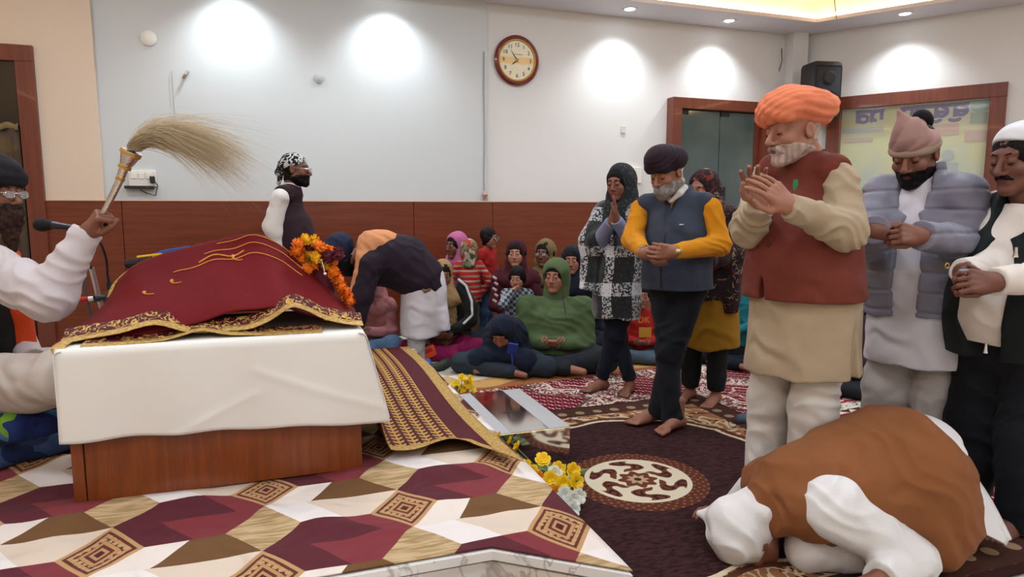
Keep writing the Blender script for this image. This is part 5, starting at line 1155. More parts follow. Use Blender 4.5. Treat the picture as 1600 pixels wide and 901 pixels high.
# young woman in the boucle shawl
def girl_shawl():
    a1, a2 = Gp(940, 608, .015), Gp(984, 612, .015); c = (a1 + a2) / 2
    P = Person('young woman in black and white chequered shawl praying with joined palms', 0, 0, 38, 0.015, 1.62, 1.1, 'tan', loc=c); px = P.px; D = 4.62
    pel = px(966, 452, D); nk = px(972, 318, D); shL = px(998, 336, D - .10); shR = px(946, 336, D + .10)
    elL, wrL = px(985, 376, D - .18), px(962, 343, D - .30); elR, wrR = px(936, 378, D - .06), px(955, 346, D - .26)
    P.head(px(968, 286, D), yaw=-2, pitch=12, sc=.93, neck=nk, fem=1, brow=H_blk, lids=.75, nose=.9, gaze=(0, -20)); P.lips(M_lip)
    P.shell('hair', .010, H_blk, [((0, -.05, .03), (.12, .13, .15))], [((0, .12, -.03), (.066, .10, .092))], (.002, .01))
    P.hand(wrL + cv(.004, 0, 0), cv(-.12, -.1, 1), cv(-1, .1, 0), 'L', (3, 4, 3), .92, 2, (.8, .3, .2), 10, arm=(elL + wrL) / 2); P.hand(wrR + cv(0.002, 0, -.005), cv(.04, -.1, 1), cv(1, -.1, 0), 'R', (3, 4, 3), .92, 2, (.8, .3, .2), 10, arm=(elR + wrR) / 2)
    for S, E, W in ((shL, elL, wrL), (shR, elR, wrR)):
        f = P.fld(.0065); sleeve(f, S, E, W - nv(W - E) * .03, [.06, .055, .04]); f.fold(.003, (30, 20, 60), 3, 5, .08); P.part('sleeve', f, cloth('lavender_sleeve', '#8288a8'))
    def shawl(t):
        n = t.noise(75, 2); bx = ((t.x * .8 - t.y * .6) * 5.2 + .15 + t.noise(3, 1) * .5).frac(); bz = (t.z * 4.0 + t.noise(3, 1) * .4).frac()
        v = bx.lt(.34); h_ = bz.lt(.34); both = v * h_; one = v.max(h_)
        c = t.mix(n.gt(.6), '#0d0e10', '#2c2e31'); c = t.mix(one, c, t.mix(n.gt(.5), '#1c1d20', '#b3b5b8')); return t.mix(both, c, t.mix(n.gt(.36), '#3c3d42', '#d0cfd6'))
    m_s = mat('boucle_shawl', shawl, .95, bump=.004, height=lambda t: t.noise(120, 2), sheen=.4)
    f = P.fld(.007); torso(f, P, pel, nk, [(-.19, .165, .15, 0, .02), (-.05, .175, .155, 0, .02), (.15, .185, .15, 0, .01), (.3, .185, .14), (.4, .165, .12), (.47, .10, .10), (.53, .085, .09)])
    f.chain([nk + A3(0, 0, -.08), shL, elL + cv(.02, .05, .0), elL + cv(.0, .06, -.16)], [.07, .085, .085, .05], .04); f.chain([nk + A3(0, 0, -.08), shR, elR + cv(-.04, .04, 0), elR + cv(-.05, .06, -.20)], [.07, .09, .095, .06], .04)
    f.cone(elR + cv(-.06, .02, -.16), elR + cv(-.08, .0, -.33), .05, .055, .03, flat=1)
    f.cone(wrL + cv(.0, -.10, -.02), wrL + cv(0, -.05, .2), .085, .05, .02, 'sub')
    f.fold(.010, tuple(P.R * 34 + A3(0, 0, 4)), 3, 3, .16); f.rough(.007, (.06, .06, .16), 8); P.part('shawl', f, m_s)
    f = P.fld(.006); Hh = P.hp; ax = [P.hR, P.hF, P.hU]; f.ell(Hh(0, -.03, .03), (.10 * .93, .12 * .93, .115 * .93), ax, 0); f.cone(Hh(0, -.05, -.02), nk + P.at(0, -.03, -.06), .09, .12, .05); f.cone(Hh(.05, .02, -.10), nk + P.at(.06, .07, -.16), .05, .06, .04); f.cone(Hh(-.05, .02, -.10), nk + P.at(-.06, .07, -.16), .05, .06, .04)
    f.ell(Hh(0, .12, -.01), (.082 * .93, .13 * .93, .125 * .93), ax, .015, 'sub'); f.fold(.004, (20, 15, 30), 3, 4, .1); P.part('headscarf', f, mat('dark_boucle', lambda t: t.mix(t.noise(75, 2).gt(.6), '#15171a', '#3c4044'), .95, bump=.004, height=lambda t: t.noise(120, 2)))
    f = P.fld(.006); f.cone(nk + P.at(0, .02, -.2), nk + P.at(0, .0, .01), .10, .06, .03); P.part('top', f, cloth('black_top', '#101216'))
    segs = stand_legs(P, cloth('dark_jeans', '#0e1524', .85), pel - A3(0, 0, .02), .07, (.082, .062, .047), .085, an=(a1 - P.B, a2 - P.B))
    P.foot(a1 - P.B + A3(0, 0, .08), cv(-.9, -.55, 0), .9, -1); P.foot(a2 - P.B + A3(0, 0, .08), cv(-.45, -.95, 0), .9, 1)
    P.body(segs + trunk(P, pel, nk) + limb(P, shL, elL, wrL) + limb(P, shR, elR, wrR))
girl_shawl()

# man with grey quilted jacket
def man_grey():
    P = Person('man in grey quilted jacket and knotted pinkish head cloth looking at his fingers', 1437, 2.95, 42, 0.012, 1.72, 1.0, 'tan'); px = P.px; D = 2.95
    pel = px(1440, 462, D); nk = px(1440, 276, D); shL = px(1502, 306, D - .12); shR = px(1384, 304, D + .12)
    elL, wrL = px(1520, 384, D - .16), px(1442, 368, D - .38); elR, wrR = px(1352, 376, D - .02), px(1366, 360, D - .28)
    P.head(px(1429, 243, D - .03), yaw=-8, pitch=22, sc=1.04, neck=nk, brow=H_blk, lids=.8, nose=1.15, gaze=(0, -25)); P.lips(M_lipd); ax = [P.hR, P.hF, P.hU]
    P.beard(H_blk, .0018, rough=(.0012, .007), cheek=.068); P.shell('hair', .008, H_blk, [((0, -.07, .02), (.1, .085, .1))], rough=(.002, .01))
    P.hand(wrL, cv(-.95, -.15, .12), cv(-.1, .9, -.4), 'L', (48, 55, 30), 1.05, 3, (.75, .4, .5), 30, arm=(elL + wrL) / 2); P.hand(wrR, cv(.9, -.3, -.02), cv(.2, .8, -.5), 'R', (48, 55, 30), 1.05, 3, (.75, .4, .5), 30, arm=(elR + wrR) / 2)
    m_w = cloth('white_kurta', '#cfcbd2')
    f = P.fld(.0065); torso(f, P, pel, nk, [(-.285, .235, .2, 0, .02), (-.1, .215, .19, 0, .02), (.1, .205, .175, 0, .02), (.3, .19, .15), (.42, .15, .11), (.48, .08, .085), (.53, .066, .07)])
    f.fold(.007, tuple(P.R * 24 + P.F * 10 + A3(0, 0, 8)), 2.5, 3, .2, mask=lambda x, y, z: np.clip((pel[2] + .1 - z) / .2, 0, 1)); f.fold(.003, (6, 6, 50), 2.5, 13, .12); f.rough(.004, (.08, .08, .2), 8); P.part('kurta', f, m_w)
    m_j = cloth('grey_quilted', '#7c7a88', .5, .0008, 200, wr=.002)
    f = P.fld(.005); torso(f, P, pel, nk, [(-.065, .235, .205, 0, .01), (.05, .235, .205, 0, .015), (.2, .228, .19, 0, .01), (.34, .21, .155), (.43, .165, .125, 0, -.01), (.49, .105, .10, 0, -.01), (.55, .092, .095, 0, -.005), (.585, .09, .092, 0, 0)])
    for S in (shL, shR): f.cone(nk - A3(0, 0, .055), S, .07, .085, .04)
    sleeve(f, shL, elL, wrL - nv(wrL - elL) * .02, [.098, .085, .055]); sleeve(f, shR, elR, wrR - nv(wrR - elR) * .02, [.095, .085, .055])
    f.ell(pel + P.at(.03, .23, .16), (.055, .11, .40), [P.R, P.F, P.U], .012, 'sub'); f.cone(nk + P.at(.01, .1, -.12), nk + P.at(.01, .05, .12), .05, .085, .015, 'sub'); f.cone(nk - A3(0, 0, .05), nk + A3(0, 0, .12), .066, .074, .005, 'sub')
    f.seam(.0065, .085, .007, 5, .012); f.rough(.004, (.05, .05, .05), 6); f.fold(.002, (50, 30, 50), 3, 9, .06)
    j = P.part('quilted_jacket', f, m_j)
    for t in (-.03, .06): MB().ball(tuple(pel + P.at(-.035, .205, t)), .007, seg=10, rings=6).build('snap_button', M_chrome, j, True)
    MB().box((-.03, -.012, -.002), (.03, .012, .002), M=Matrix.Rotation(.4, 4, 'X')).build('folded_note', mat('bank_note', '#8d8a72', .7), P.e).location = Vector((wrL + wrR) / 2 + cv(.0, -.06, .0))
    segs = stand_legs(P, cloth('white_pyjama', '#b8b2b0'), pel, .105, (.10, .092, .08), .03)
    for sg in (-1, 1): P.foot(P.at(sg * .105, 0.02, .08), P.F, 1.05, sg)
    P.body(segs + trunk(P, pel, nk) + limb(P, shL, elL, wrL) + limb(P, shR, elR, wrR))
    H = P.hp; f = Fld(.005); f.ell(H(0, -.01, .055), (.094, .112, .058), ax, 0); f.ell(H(0, .03, .10), (.066, .06, .075), ax, .03); f.cone(H(.01, .05, .10), H(.02, .058, .205), .045, .010, .03); f.cone(H(.0, -.06, .10), H(0, -.10, .13), .03, .012, .03)
    f.ell(H(0, .09, -.03), (.07, .07, .062), ax, .01, 'sub'); f.fold(.004, P.hU * 45 + P.hR * 50, 3, 4, .10, sharp=True); f.plane(H(0, 0, .012), -P.hU + P.hF * .15, 'int', .004); P.part('head_cloth', f, cloth('dusty_pink_cloth', '#a07e78', .9))
    f = Fld(.005); f.ell(H(0, -.008, .036), (.099, .117, .045), ax, 0); f.plane(H(0, 0, .062), P.hU + P.hF * .1, 'int', .006); f.plane(H(0, 0, .008), -P.hU + P.hF * .15, 'int', .006); P.part('cap_band', f, cloth('dusty_beige_band', '#98806f', .9))
    f = Fld(.005); f.ell(H(0, -.105, .115), (.045, .035, .05), ax, 0); P.part('hair_knot', f, H_blk)
man_grey()

# man at the right edge
def man_right():
    P = Person('man in dark green gilet over cream sweater with white kerchief at the right edge', 1592, 2.63, 66, 0.012, 1.64, 1.0, 'dark'); px = P.px; D = 2.63
    pel = px(1585, 530, D); nk = px(1606, 305, D); shL = px(1655, 345, D - .13); shR = px(1560, 325, D + .16)
    elL, wrL = px(1668, 430, D - .24), px(1556, 440, D - .36); elR, wrR = px(1548, 424, D - .02), px(1504, 424, D - .16)
    P.head(px(1594, 250, D), yaw=-8, pitch=12, sc=1.05, neck=nk, brow=H_blk, lids=.65, nose=1.2, gaze=(0, -25)); P.lips(M_lipd); P.stache(H_blk); ax = [P.hR, P.hF, P.hU]
    P.shell('hair', .012, H_blk, [((0, -.045, .035), (.12, .125, .1))], [((0, .13, -.035), (.09, .085, .085))], (.003, .012))
    P.hand(wrL, cv(-.95, -.1, .05), cv(-.1, .9, -.4), 'L', (45, 55, 30), 1.05, 3, (.75, .4, .5), 30, arm=(elL + wrL) / 2); P.hand(wrR, cv(-.55, -.75, .05), cv(.75, -.4, -.5), 'R', (45, 55, 30), 1.05, 3, (.75, .4, .5), 30, arm=(elR + wrR) / 2)
    m_c = cloth('cream_sweater', '#d9cfc6', .9)
    f = P.fld(.0065); torso(f, P, pel, nk, [(-.0, .2, .19, 0, .02), (.1, .215, .225, 0, .04), (.2, .21, .215, 0, .035), (.35, .2, .165), (.45, .15, .11), (.5, .08, .085), (.54, .068, .07)])
    sleeve(f, shL, elL, wrL - nv(wrL - elL) * .03, [.08, .07, .048]); sleeve(f, shR, elR, wrR - nv(wrR - elR) * .03, [.072, .07, .048])
    f.fold(.004, (26, -20, 50), 3, 5, .1); P.part('sweater', f, m_c)
    f = P.fld(.006); torso(f, P, pel, nk, [(-.06, .225, .2, 0, .02), (.08, .236, .238, 0, .035), (.2, .23, .232, 0, .03), (.35, .215, .18), (.44, .17, .135, 0, -.01), (.5, .10, .10, 0, -.01), (.56, .088, .09, 0, -.005), (.59, .086, .088)])
    for S in (shL, shR): f.cone(nk - A3(0, 0, .055), S + (nk - S) * .10 - A3(0, 0, .002), .068, .070, .05)
    f.ell(shL + P.at(-.095, 0, -.06), (.07, .11, .16), [P.R, P.F, P.U], .01, 'sub'); f.ell(shR + P.at(.095, 0, -.06), (.07, .11, .16), [P.R, P.F, P.U], .01, 'sub')
    f.ell(pel + P.at(-.005, .26, .2), (.085, .15, .40), [P.R, P.F, P.U], .012, 'sub'); f.cone(nk + P.at(0, .1, -.12), nk + P.at(0, .06, .12), .06, .08, .01, 'sub'); f.cone(nk - A3(0, 0, .05), nk + A3(0, 0, .12), .066, .074, .005, 'sub')
    f.fold(.004, (12, 10, 24), 2.5, 7, .2); v = P.part('gilet', f, cloth('dark_green_fleece', '#141a1a', .9))
    for p in (px(1587, 395, D - .33), px(1540, 545, D - .22)): MB().tube([tuple(p + A3(0, 0, .02)), tuple(p), tuple(p - A3(0, 0, .015))], [.004, .006, .009], 8).build('zip_pull', M_chrome, v, True)
    MB().box((-.03, -.015, -.002), (.03, .015, .002), M=Matrix.Rotation(.4, 4, 'X')).build('folded_note', mat('bank_note_blue', '#7d8492', .7), P.e).location = Vector(px(1513, 424, D - .33))
    wd = px(1480, 415, D - .3); MB().tube([tuple(wd + A3(.009 * cos(t), 0, .009 * sin(t))) for t in np.linspace(0, 2 * pi, 13)[:-1]], .002, 6, closed=True).build('ring', M_gold, P.e, True)
    segs = stand_legs(P, cloth('black_trousers', '#0e1018', .8), pel, .11, (.115, .105, .09), .03)
    for sg in (-1, 1): P.foot(P.at(sg * .11, 0.02, .08), P.F, 1.05, sg)
    P.body(segs + trunk(P, pel, nk) + limb(P, shL, elL, wrL) + limb(P, shR, elR, wrR))
    H = P.hp; f = Fld(.005); f.ell(H(0, -.025, .055), (.096, .118, .092), ax, 0); f.plane(H(0, .05, .075), -P.hU + P.hF * .62, 'int', .006); f.fold(.002, P.hF * 60 + P.hR * 40, 2, 4, .08); P.part('white_kerchief', f, cloth('white_kerchief', '#d6d5d8'))
man_right()
# ---------------------------------------------------------------- kneeling man with his forehead on the carpet
def man_kneel():
    c = Gp(1330, 868, 0.02); P = Person('man in brown waistcoat kneeling with his white-covered head on the carpet', 0, 0, 86, 0.02, 1.72, 1.0, 'tan', loc=c); px = P.px
    hip = px(1422, 728, 2.36); mid = px(1335, 715, 2.34); ch = px(1240, 764, 2.32); nk = px(1195, 800, 2.30)
    shL = px(1282, 792, 2.22); shR = px(1195, 752, 2.52); elL = px(1425, 872, 2.16); wrL = px(1375, 905, 2.02); elR = px(1150, 800, 2.70); wrR = px(1135, 822, 2.56)
    lat = nv(shR - shL)
    fw = nv(A3(*(nk - hip)[:2], 0)); P.F = fw; P.R = np.cross(fw, P.U)
    hd = px(1170, 838, 2.32)
    P.head(hd, pitch=78, sc=1.04, neck=nk, eyes=False); ax = [P.hR, P.hF, P.hU]
    P.hand(wrL, cv(-.9, -.45, -.15), cv(0, .2, -1), 'L', (12, 15, 10), 1.05, arm=elL); P.hand(px(1138, 806, 2.56), cv(-.65, -.2, .35), cv(.3, -.2, -1), 'R', (25, 30, 20), 1.0, 5, arm=elR)
    wv = cloth('brown_waistcoat', '#84512e', .85)
    f = P.fld(.007); f.loft(hip, ch - hip, lat, [(-.135, .14, .10, 0, .06), (-.09, .19, .185, 0, .02), (0, .225, .235), (.14, .23, .23, 0, .0), (.28, .23, .20, 0, .01), (.40, .225, .17, 0, .02), (.50, .19, .13, 0, .03), (.57, .12, .08, 0, .05)])
    f.cone(ch, shL + P.U * .01, .12, .10, .05); f.cone(ch, shR, .12, .09, .05); f.cone(ch, nk, .11, .075, .05)
    f.cone(hip + cv(.0, -.06, -.04), hip + cv(.03, -.08, -.17), .18, .165, .05); f.cone(hip + cv(-.02, -.19, .02), hip + cv(.07, -.16, .0), .035, .03, .03); f.cone(hip + cv(.07, -.16, .0), hip + cv(.08, -.13, -.2), .03, .035, .04)
    f.fold(.0065, tuple(cR * 15 + A3(0, 0, 9) + cF * 6), 4.5, 3, .20, sharp=-1); f.fold(.004, (26, 6, 26), 3, 9, .1); f.rough(.009, .09, 5); f.plane((0, 0, .03), -P.U)
    P.part('waistcoat', f, wv)
    m_k = cloth('white_kurta_bright', '#dedcdc')
    f = P.fld(.0065); f.chain([shL + cv(.015, -.06, .03), elL, wrL], [.112, .08, .058], .035, flat=1); f.fold(.0035, (26, -10, 30), 4.0, 5, .14, sharp=-1); f.rough(.004, .05, 6); P.part('sleeve', f, m_k)
    f = P.fld(.0065); f.cone(shR, elR, .08, .07, .03); f.cone(elR, wrR, .065, .05, .03, flat=1); f.rough(.004, .05, 6); P.part('sleeve', f, m_k)
    # kurta tail over the heels and under the belly
    f = P.fld(.008); f.cone(hip + cv(.02, .03, .0), hip + cv(.20, .06, -.24), .19, .12, .05); f.cone(ch + cv(.05, -.05, -.2), hip + cv(-.02, -.1, -.2), .09, .12, .05); f.fold(.006, (25, 20, 18), 3, 4, .12); f.plane((0, 0, .004), -P.U); P.part('kurta', f, m_k)
    ou = catmull([px(1425, 640, 2.56), px(1470, 680, 2.56), px(1508, 722, 2.50), px(1548, 780, 2.42), px(1580, 842, 2.34)], 4); inn = catmull([px(1415, 690, 2.45), px(1460, 720, 2.42), px(1490, 765, 2.36), px(1512, 815, 2.30), px(1570, 850, 2.28)], 4); n_ = len(ou)
    def tail(u, v):
        i = u * (n_ - 1); return tuple(np.interp(i, np.arange(n_), ou[:, k]) * (1 - v) + np.interp(i, np.arange(n_), inn[:, k]) * v + (.012 * np.sin(v * 9 + u * 4) * v if k == 2 else 0) for k in range(3))
    sheet_grid('kurta_tail', tail, 30, 12, m_k, P.e, .004)
    f = P.fld(.008); segs = []
    for sg in (-1, 1):
        o = -lat * sg * .14; kn = px(1330, 870, 2.40) * A3(1, 1, 0) + A3(0, 0, .085) + o * .8; hj = hip + o * .6 - P.U * .08; an = hip * A3(1, 1, 0) + P.F * -.08 + A3(0, 0, .06) + o * .6
        f.chain([hj, kn, an], [.115, .09, .06], .04); segs += [(hj, kn, .08, .06), (kn, an, .05, .035)]
        P.bodyF.append(Fld(.006).cone(an, an - P.F * .10 - A3(0, 0, .02), .035, .022, .01))
    f.fold(.004, (20, 20, 20), 3, 4, .1); f.plane((0, 0, .003), -P.U); P.part('trousers', f, cloth('white_pyjama', '#b8b2b0'))
    P.body(segs + [(hip, mid, .10, .10), (mid, ch, .10, .10), (ch, nk, .08, .06)] + limb(P, shL, elL, wrL) + limb(P, shR, elR, wrR))
    H = P.hp; f = Fld(.006); f.ell(H(0, -.02, .04), (.105, .128, .118), ax, 0); f.ell(H(0, -.12, -.02), (.10, .06, .10), ax, .03); f.cone(H(0, -.12, 0), H(.04, -.17, -.08), .06, .02, .03); f.cone(H(.02, -.05, .10), H(.09, -.02, .15), .06, .015, .03); f.ell(H(0, .16, -.09), (.1, .13, .12), ax, .02, 'sub')
    f.fold(.007, tuple(P.hU * 22 + P.hF * 22), 3.0, 4, .12, sharp=-1); f.rough(.004, .05, 3); f.plane((0, 0, .002), -P.U); P.part('head_kerchief', f, m_k)
man_kneel()

# man bowing at the end of the bench
def man_bow():
    P = Person('bowing man in dark plum jacket with peach cloth over his shoulders', 650, 5.5, 93, 0.0, 1.66, 1.25, 'mid'); px = P.px; D = 5.5
    hip = px(662, 440, D); mid = px(632, 402, D); ch = px(583, 402, D - .02); nk = px(557, 398, D - .03); hd = px(534, 402, D - .06)
    P.head(hd, pitch=58, sc=1.0, neck=nk, eyes=False); ax = [P.hR, P.hF, P.hU]; P.beard(H_blk, .014, .03)
    shL, shR = px(580, 412, D - .2), px(578, 404, D + .16); elL, wrL = px(566, 462, D - .26), px(556, 510, D - .3); elR, wrR = px(560, 455, D + .16), px(545, 492, D + .1)
    for W, E in ((wrL, elL), (wrR, elR)): P.hand(W, nv(W - E), cv(-.6, 0, -.5), 'L', (25, 30, 20), arm=E, hz=.005)
    f = P.fld(.008); jk = cloth('dark_plum_jacket', '#1f1320', .8); lat = P.R
    f.loft(hip, mid - hip, lat, [(-.12, .18, .14), (0, .22, .20), (.12, .22, .21, 0, .01), (.22, .2, .18, 0, .0), (.3, .13, .11)]); f.loft(mid, ch - mid, lat, [(-.16, .13, .12), (-.08, .19, .18), (.1, .21, .2), (.25, .2, .18), (.33, .15, .13), (.38, .08, .08)], .06)
    f.cone(mid + cv(-.02, 0, -.10), ch + cv(.06, 0, -.10), .17, .14, .08)
    for S, E, W in ((shL, elL, wrL), (shR, elR, wrR)): f.chain([ch, S, E, W], [.11, .09, .085, .07], .04, flat=1)
    f.fold(.005, (22, 8, 20), 4, 4, .18, sharp=-1); P.part('jacket', f, jk)
    f = P.fld(.008); f.chain([px(606, 384, D - .04), px(582, 384, D - .08), px(568, 402, D - .16)], [.125, .12, .07], .05); f.cone(px(568, 402, D - .2), px(550, 462, D - .26), .05, .032, .03, flat=1); f.cone(px(600, 372, D), px(618, 392, D - .1), .07, .03, .04)
    f.fold(.006, (24, 6, 40), 3, 4, .14, sharp=-1); P.part('shoulder_cloth', f, cloth('peach_cloth', '#c98a5e', .9))
    m_w = cloth('white_kurta', '#cfcbd2'); f = P.fld(.009)
    f.loft(hip - A3(0, 0, .0), A3(0, 0, 1), P.R, [(-.45, .20, .17, 0, .03), (-.25, .2, .18, 0, .02), (-.05, .2, .19), (.08, .18, .15), (.13, .1, .08)]); f.cone(hip + cv(.08, -.03, .05), hip + cv(.17, -.06, -.40), .10, .05, .05, flat=1)
    f.fold(.010, tuple(P.F * 24), 2.5, 3, .2); P.part('kurta', f, m_w)
    segs = stand_legs(P, cloth('white_pyjama', '#b8b2b0'), hip - A3(0, 0, .06), .10, (.10, .085, .07), .03)
    for sg in (-1, 1): P.foot(P.at(sg * .1, 0.02, .08), P.F, 1, sg)
    P.body(segs + [(hip, mid, .12, .12), (mid, ch, .12, .1), (ch, nk, .08, .05)] + limb(P, shL, elL, wrL) + limb(P, shR, elR, wrR))
    P.part('sash_cord', Fld(.006).chain([px(652, 440, D - .19), px(664, 455, D - .2), px(672, 452, D - .2)], [.012, .012, .01], .01), mat('brown_cord', '#6a4a2c', .6))
    H = P.hp; f = Fld(.007); f.ell(H(0, -.03, .06), (.135, .16, .125), ax, 0); f.ell(H(0, .13, -.03), (.07, .08, .06), ax, .012, 'sub'); f.fold(.003, P.hU * 90 + P.hF * 60, 1.5, 4, .12, sharp=True); P.part('turban', f, cloth('navy_cloth', '#131d36', .8))
man_bow()

# man with patterned bandana
def man_bandana():
    P = Person('bearded man in black and white bandana and plum waistcoat standing by the wall', 455, 5.4, -86, 0.0, 1.74, 1.15, 'dark'); px = P.px; D = 5.4
    pel = px(452, 412, D); nk = px(456, 288, D); shR = px(440, 304, D - .18); shL = px(458, 304, D + .18); elR, wrR = px(426, 352, D - .22), px(432, 398, D - .2); elL, wrL = px(462, 352, D + .22), px(478, 392, D + .16)
    P.head(px(462, 266, D), yaw=8, pitch=2, sc=1.04, neck=nk, brow=H_blk, lids=.4, nose=1.1); P.lips(M_lipd); P.beard(H_blk, .005, .0, cheek=.06); ax = [P.hR, P.hF, P.hU]; P.glasses(M_glassr)
    P.shell('hair', .007, H_blk, [((0, -.06, -.0), (.1, .08, .09))], rough=(.002, .01))
    for W, E, sd in ((wrR, elR, 'R'), (wrL, elL, 'L')): P.hand(W, nv(W - E) + P.F * .2, -P.R * (1 if sd == 'R' else -1), sd, (30, 35, 20), arm=E, hz=.005)
    f = P.fld(.008); torso(f, P, pel, nk, [(0, .15, .12), (.3, .15, .11), (.42, .10, .08)]); sleeve(f, vsl(shR, nk), elR, wrR, [.068, .07, .05]); sleeve(f, vsl(shL, nk), elL, wrL, [.068, .07, .05]); f.cone(nk - A3(0, 0, .03), nk + A3(0, 0, .012), .068, .064, .01, flat=1); f.fold(.005, (20, 20, 50), 3, 5, .1); P.part('shirt', f, cloth('white_shirt', '#d8d3cf'))
    f = P.fld(.007); torso(f, P, pel, nk, [(-.08, .21, .2), (.05, .205, .195, 0, .01), (.25, .205, .185, 0, .01), (.38, .195, .15), (.45, .14, .105, 0, -.01), (.51, .085, .085), (.55, .076, .078)])
    for S in (shL, shR): f.cone(nk - A3(0, 0, .055), S + (nk - S) * .10 - A3(0, 0, .002), .064, .068, .05)
    f.ell(shL + P.at(-.085, 0, -.05), (.07, .1, .15), [P.R, P.F, P.U], .01, 'sub'); f.ell(shR + P.at(.085, 0, -.05), (.07, .1, .15), [P.R, P.F, P.U], .01, 'sub'); f.fold(.003, (14, 10, 22), 2.5, 7, .2)
    v = P.part('waistcoat', f, cloth('plum_waistcoat', '#2a1620', .8))
    for t in (.08, .18, .28): MB().ball(tuple(pel + P.at(0, .175 - t * .05, t)), .008, seg=8, rings=6).build('button', M_btn, v, True)
    segs = stand_legs(P, cloth('white_pyjama', '#b8b2b0'), pel, .1, (.1, .085, .07), .03)
    for sg in (-1, 1): P.foot(P.at(sg * .1, .02, .08), P.F, 1, sg)
    P.body(segs + trunk(P, pel, nk) + limb(P, shL, elL, wrL) + limb(P, shR, elR, wrR))
    m_b = cloth('printed_bandana', lambda t: t.mix(t.noise(24, 2, dist=1.4).gt(.5), '#15171a', '#c4c6c4'))
    H = P.hp; f = Fld(.006); f.ell(H(0, -.02, .05), (.088, .106, .088), ax, 0); f.plane(H(0, .06, .052), -P.hU + P.hF * .35, 'int', .004); f.cone(H(0, -.09, .03), H(0, -.13, -.02), .045, .03, .03); f.cone(H(0, -.11, -.01), H(.01, -.125, -.10), .025, .018, .02); f.fold(.002, P.hF * 50 + P.hU * 60, 2, 4, .08); P.part('bandana', f, m_b)
man_bandana()

# attendant with the fly whisk, seated high at the left edge
def attendant():
    P = Person('bearded attendant in black turban and spectacles waving a fly whisk at the left edge', -40, 2.98, -82, 0.20, 1.74, 1.0, 'tan'); px = P.px; D = 2.98
    pel = px(-52, 585, D); nk = px(-30, 382, D); shR = px(-18, 420, D - .18); shL = px(-40, 420, D + .18); elR, wrR = px(76, 464, D - .22), px(133, 368, D - .14); elL, wrL = px(18, 520, D + .22), px(48, 560, D - .0)
    P.head(px(-8, 305, D), yaw=0, pitch=2, sc=1.02, neck=nk, brow=H_blk, lids=.4, nose=1.15); P.lips(M_lipd); P.beard(H_brn, .008, .13, rough=(.006, .014), cheek=.06); ax = [P.hR, P.hF, P.hU]; P.glasses(M_glassr, .002)
    hd = nv(px(207, 240, D - .14) - px(172, 314, D - .14)); up = hd
    P.hand(wrR, cv(.62, -.12, .75), cv(.62, .62, -.45), 'R', (70, 85, 50), 1.30, 1, (.75, .45, .5), 50, arm=(elR + wrR) / 2)
    P.hand(wrL, cv(.95, -.2, -.1), cv(.2, -.2, -.9), 'L', (20, 25, 15), 1.05, 4, arm=(elL + wrL) / 2)
    m_s = cloth('white_sleeve', '#c9c0c2', .85)
    f = P.fld(.0065); sleeve(f, shR, elR, wrR - nv(wrR - elR) * .01, [.105, .098, .056]); sleeve(f, shL, elL, wrL - nv(wrL - elL) * .01, [.09, .08, .055]); torso(f, P, pel, nk, [(-.1, .19, .17), (.2, .19, .17), (.4, .17, .13), (.5, .08, .08)]); f.fold(.0075, (28, -14, 36), 4.5, 5, .13, sharp=-1); f.rough(.004, .05, 6); P.part('kurta', f, m_s)
    f = P.fld(.0075); torso(f, P, pel, nk, [(-.06, .215, .2), (.1, .215, .2, 0, .01), (.3, .21, .175), (.42, .17, .13), (.5, .09, .09)]); f.ell(shR + P.at(.09, 0, -.05), (.08, .12, .17), [P.R, P.F, P.U], .01, 'sub'); f.ell(shL + P.at(-.09, 0, -.05), (.08, .12, .17), [P.R, P.F, P.U], .01, 'sub'); P.part('waistcoat', f, cloth('black_waistcoat', '#14100f', .85))
    f = P.fld(.007); f.chain([nk + P.at(.07, .06, -.06), pel + P.at(.09, .20, .28), pel + P.at(.10, .215, .05)], [.05, .055, .05], .03, flat=1); f.chain([nk + P.at(-.07, .06, -.06), pel + P.at(-.09, .20, .28), pel + P.at(-.10, .215, .05)], [.05, .055, .05], .03, flat=1); f.fold(.004, (40, 10, 10), 2, 4, .1); P.part('orange_stole', f, cloth('saffron_stole', '#d2481c', .85))
    f = P.fld(.009); kR, kL = px(95, 590, D - .28), px(95, 580, D + .30); aR, aL = px(0, 640, D - .1), px(10, 640, D + .1)
    for K, A_, sg in ((kR, aR, 1), (kL, aL, -1)): f.chain([pel + P.at(sg * .1, 0, -.02), K, A_], [.13, .105, .075], .05)
    f.fold(.007, (20, 14, 26), 3, 4, .12); f.rough(.005, .08, 2); f.plane((0, 0, .0), -P.U); P.part('trousers', f, cloth('off_white_pyjama', '#c4bbb4'))
    segs = [(pel + P.at(.1, 0, 0), kR, .08, .06), (kR, aR, .05, .04), (pel + P.at(-.1, 0, 0), kL, .08, .06), (kL, aL, .05, .04), (aR, aR - P.R * .16, .035, .025), (aL, aL + P.R * .16, .035, .025)]
    P.body(segs + trunk(P, pel, nk) + limb(P, shR, elR, wrR) + limb(P, shL, elL, wrL))
    H = P.hp; f = Fld(.006); f.ell(H(0, -.03, .09), (.125, .145, .10), ax, 0); f.cone(H(-.05, .07, .07), H(.05, .07, .07), .035, .035, .03); f.ell(H(0, .09, -.02), (.08, .07, .065), ax, .012, 'sub'); f.fold(.003, P.hU * 90 + P.hF * 50, 1.5, 4, .12, sharp=True); P.part('turban', f, cloth('black_turban', '#15131a', .85))
    return P
AT = attendant()
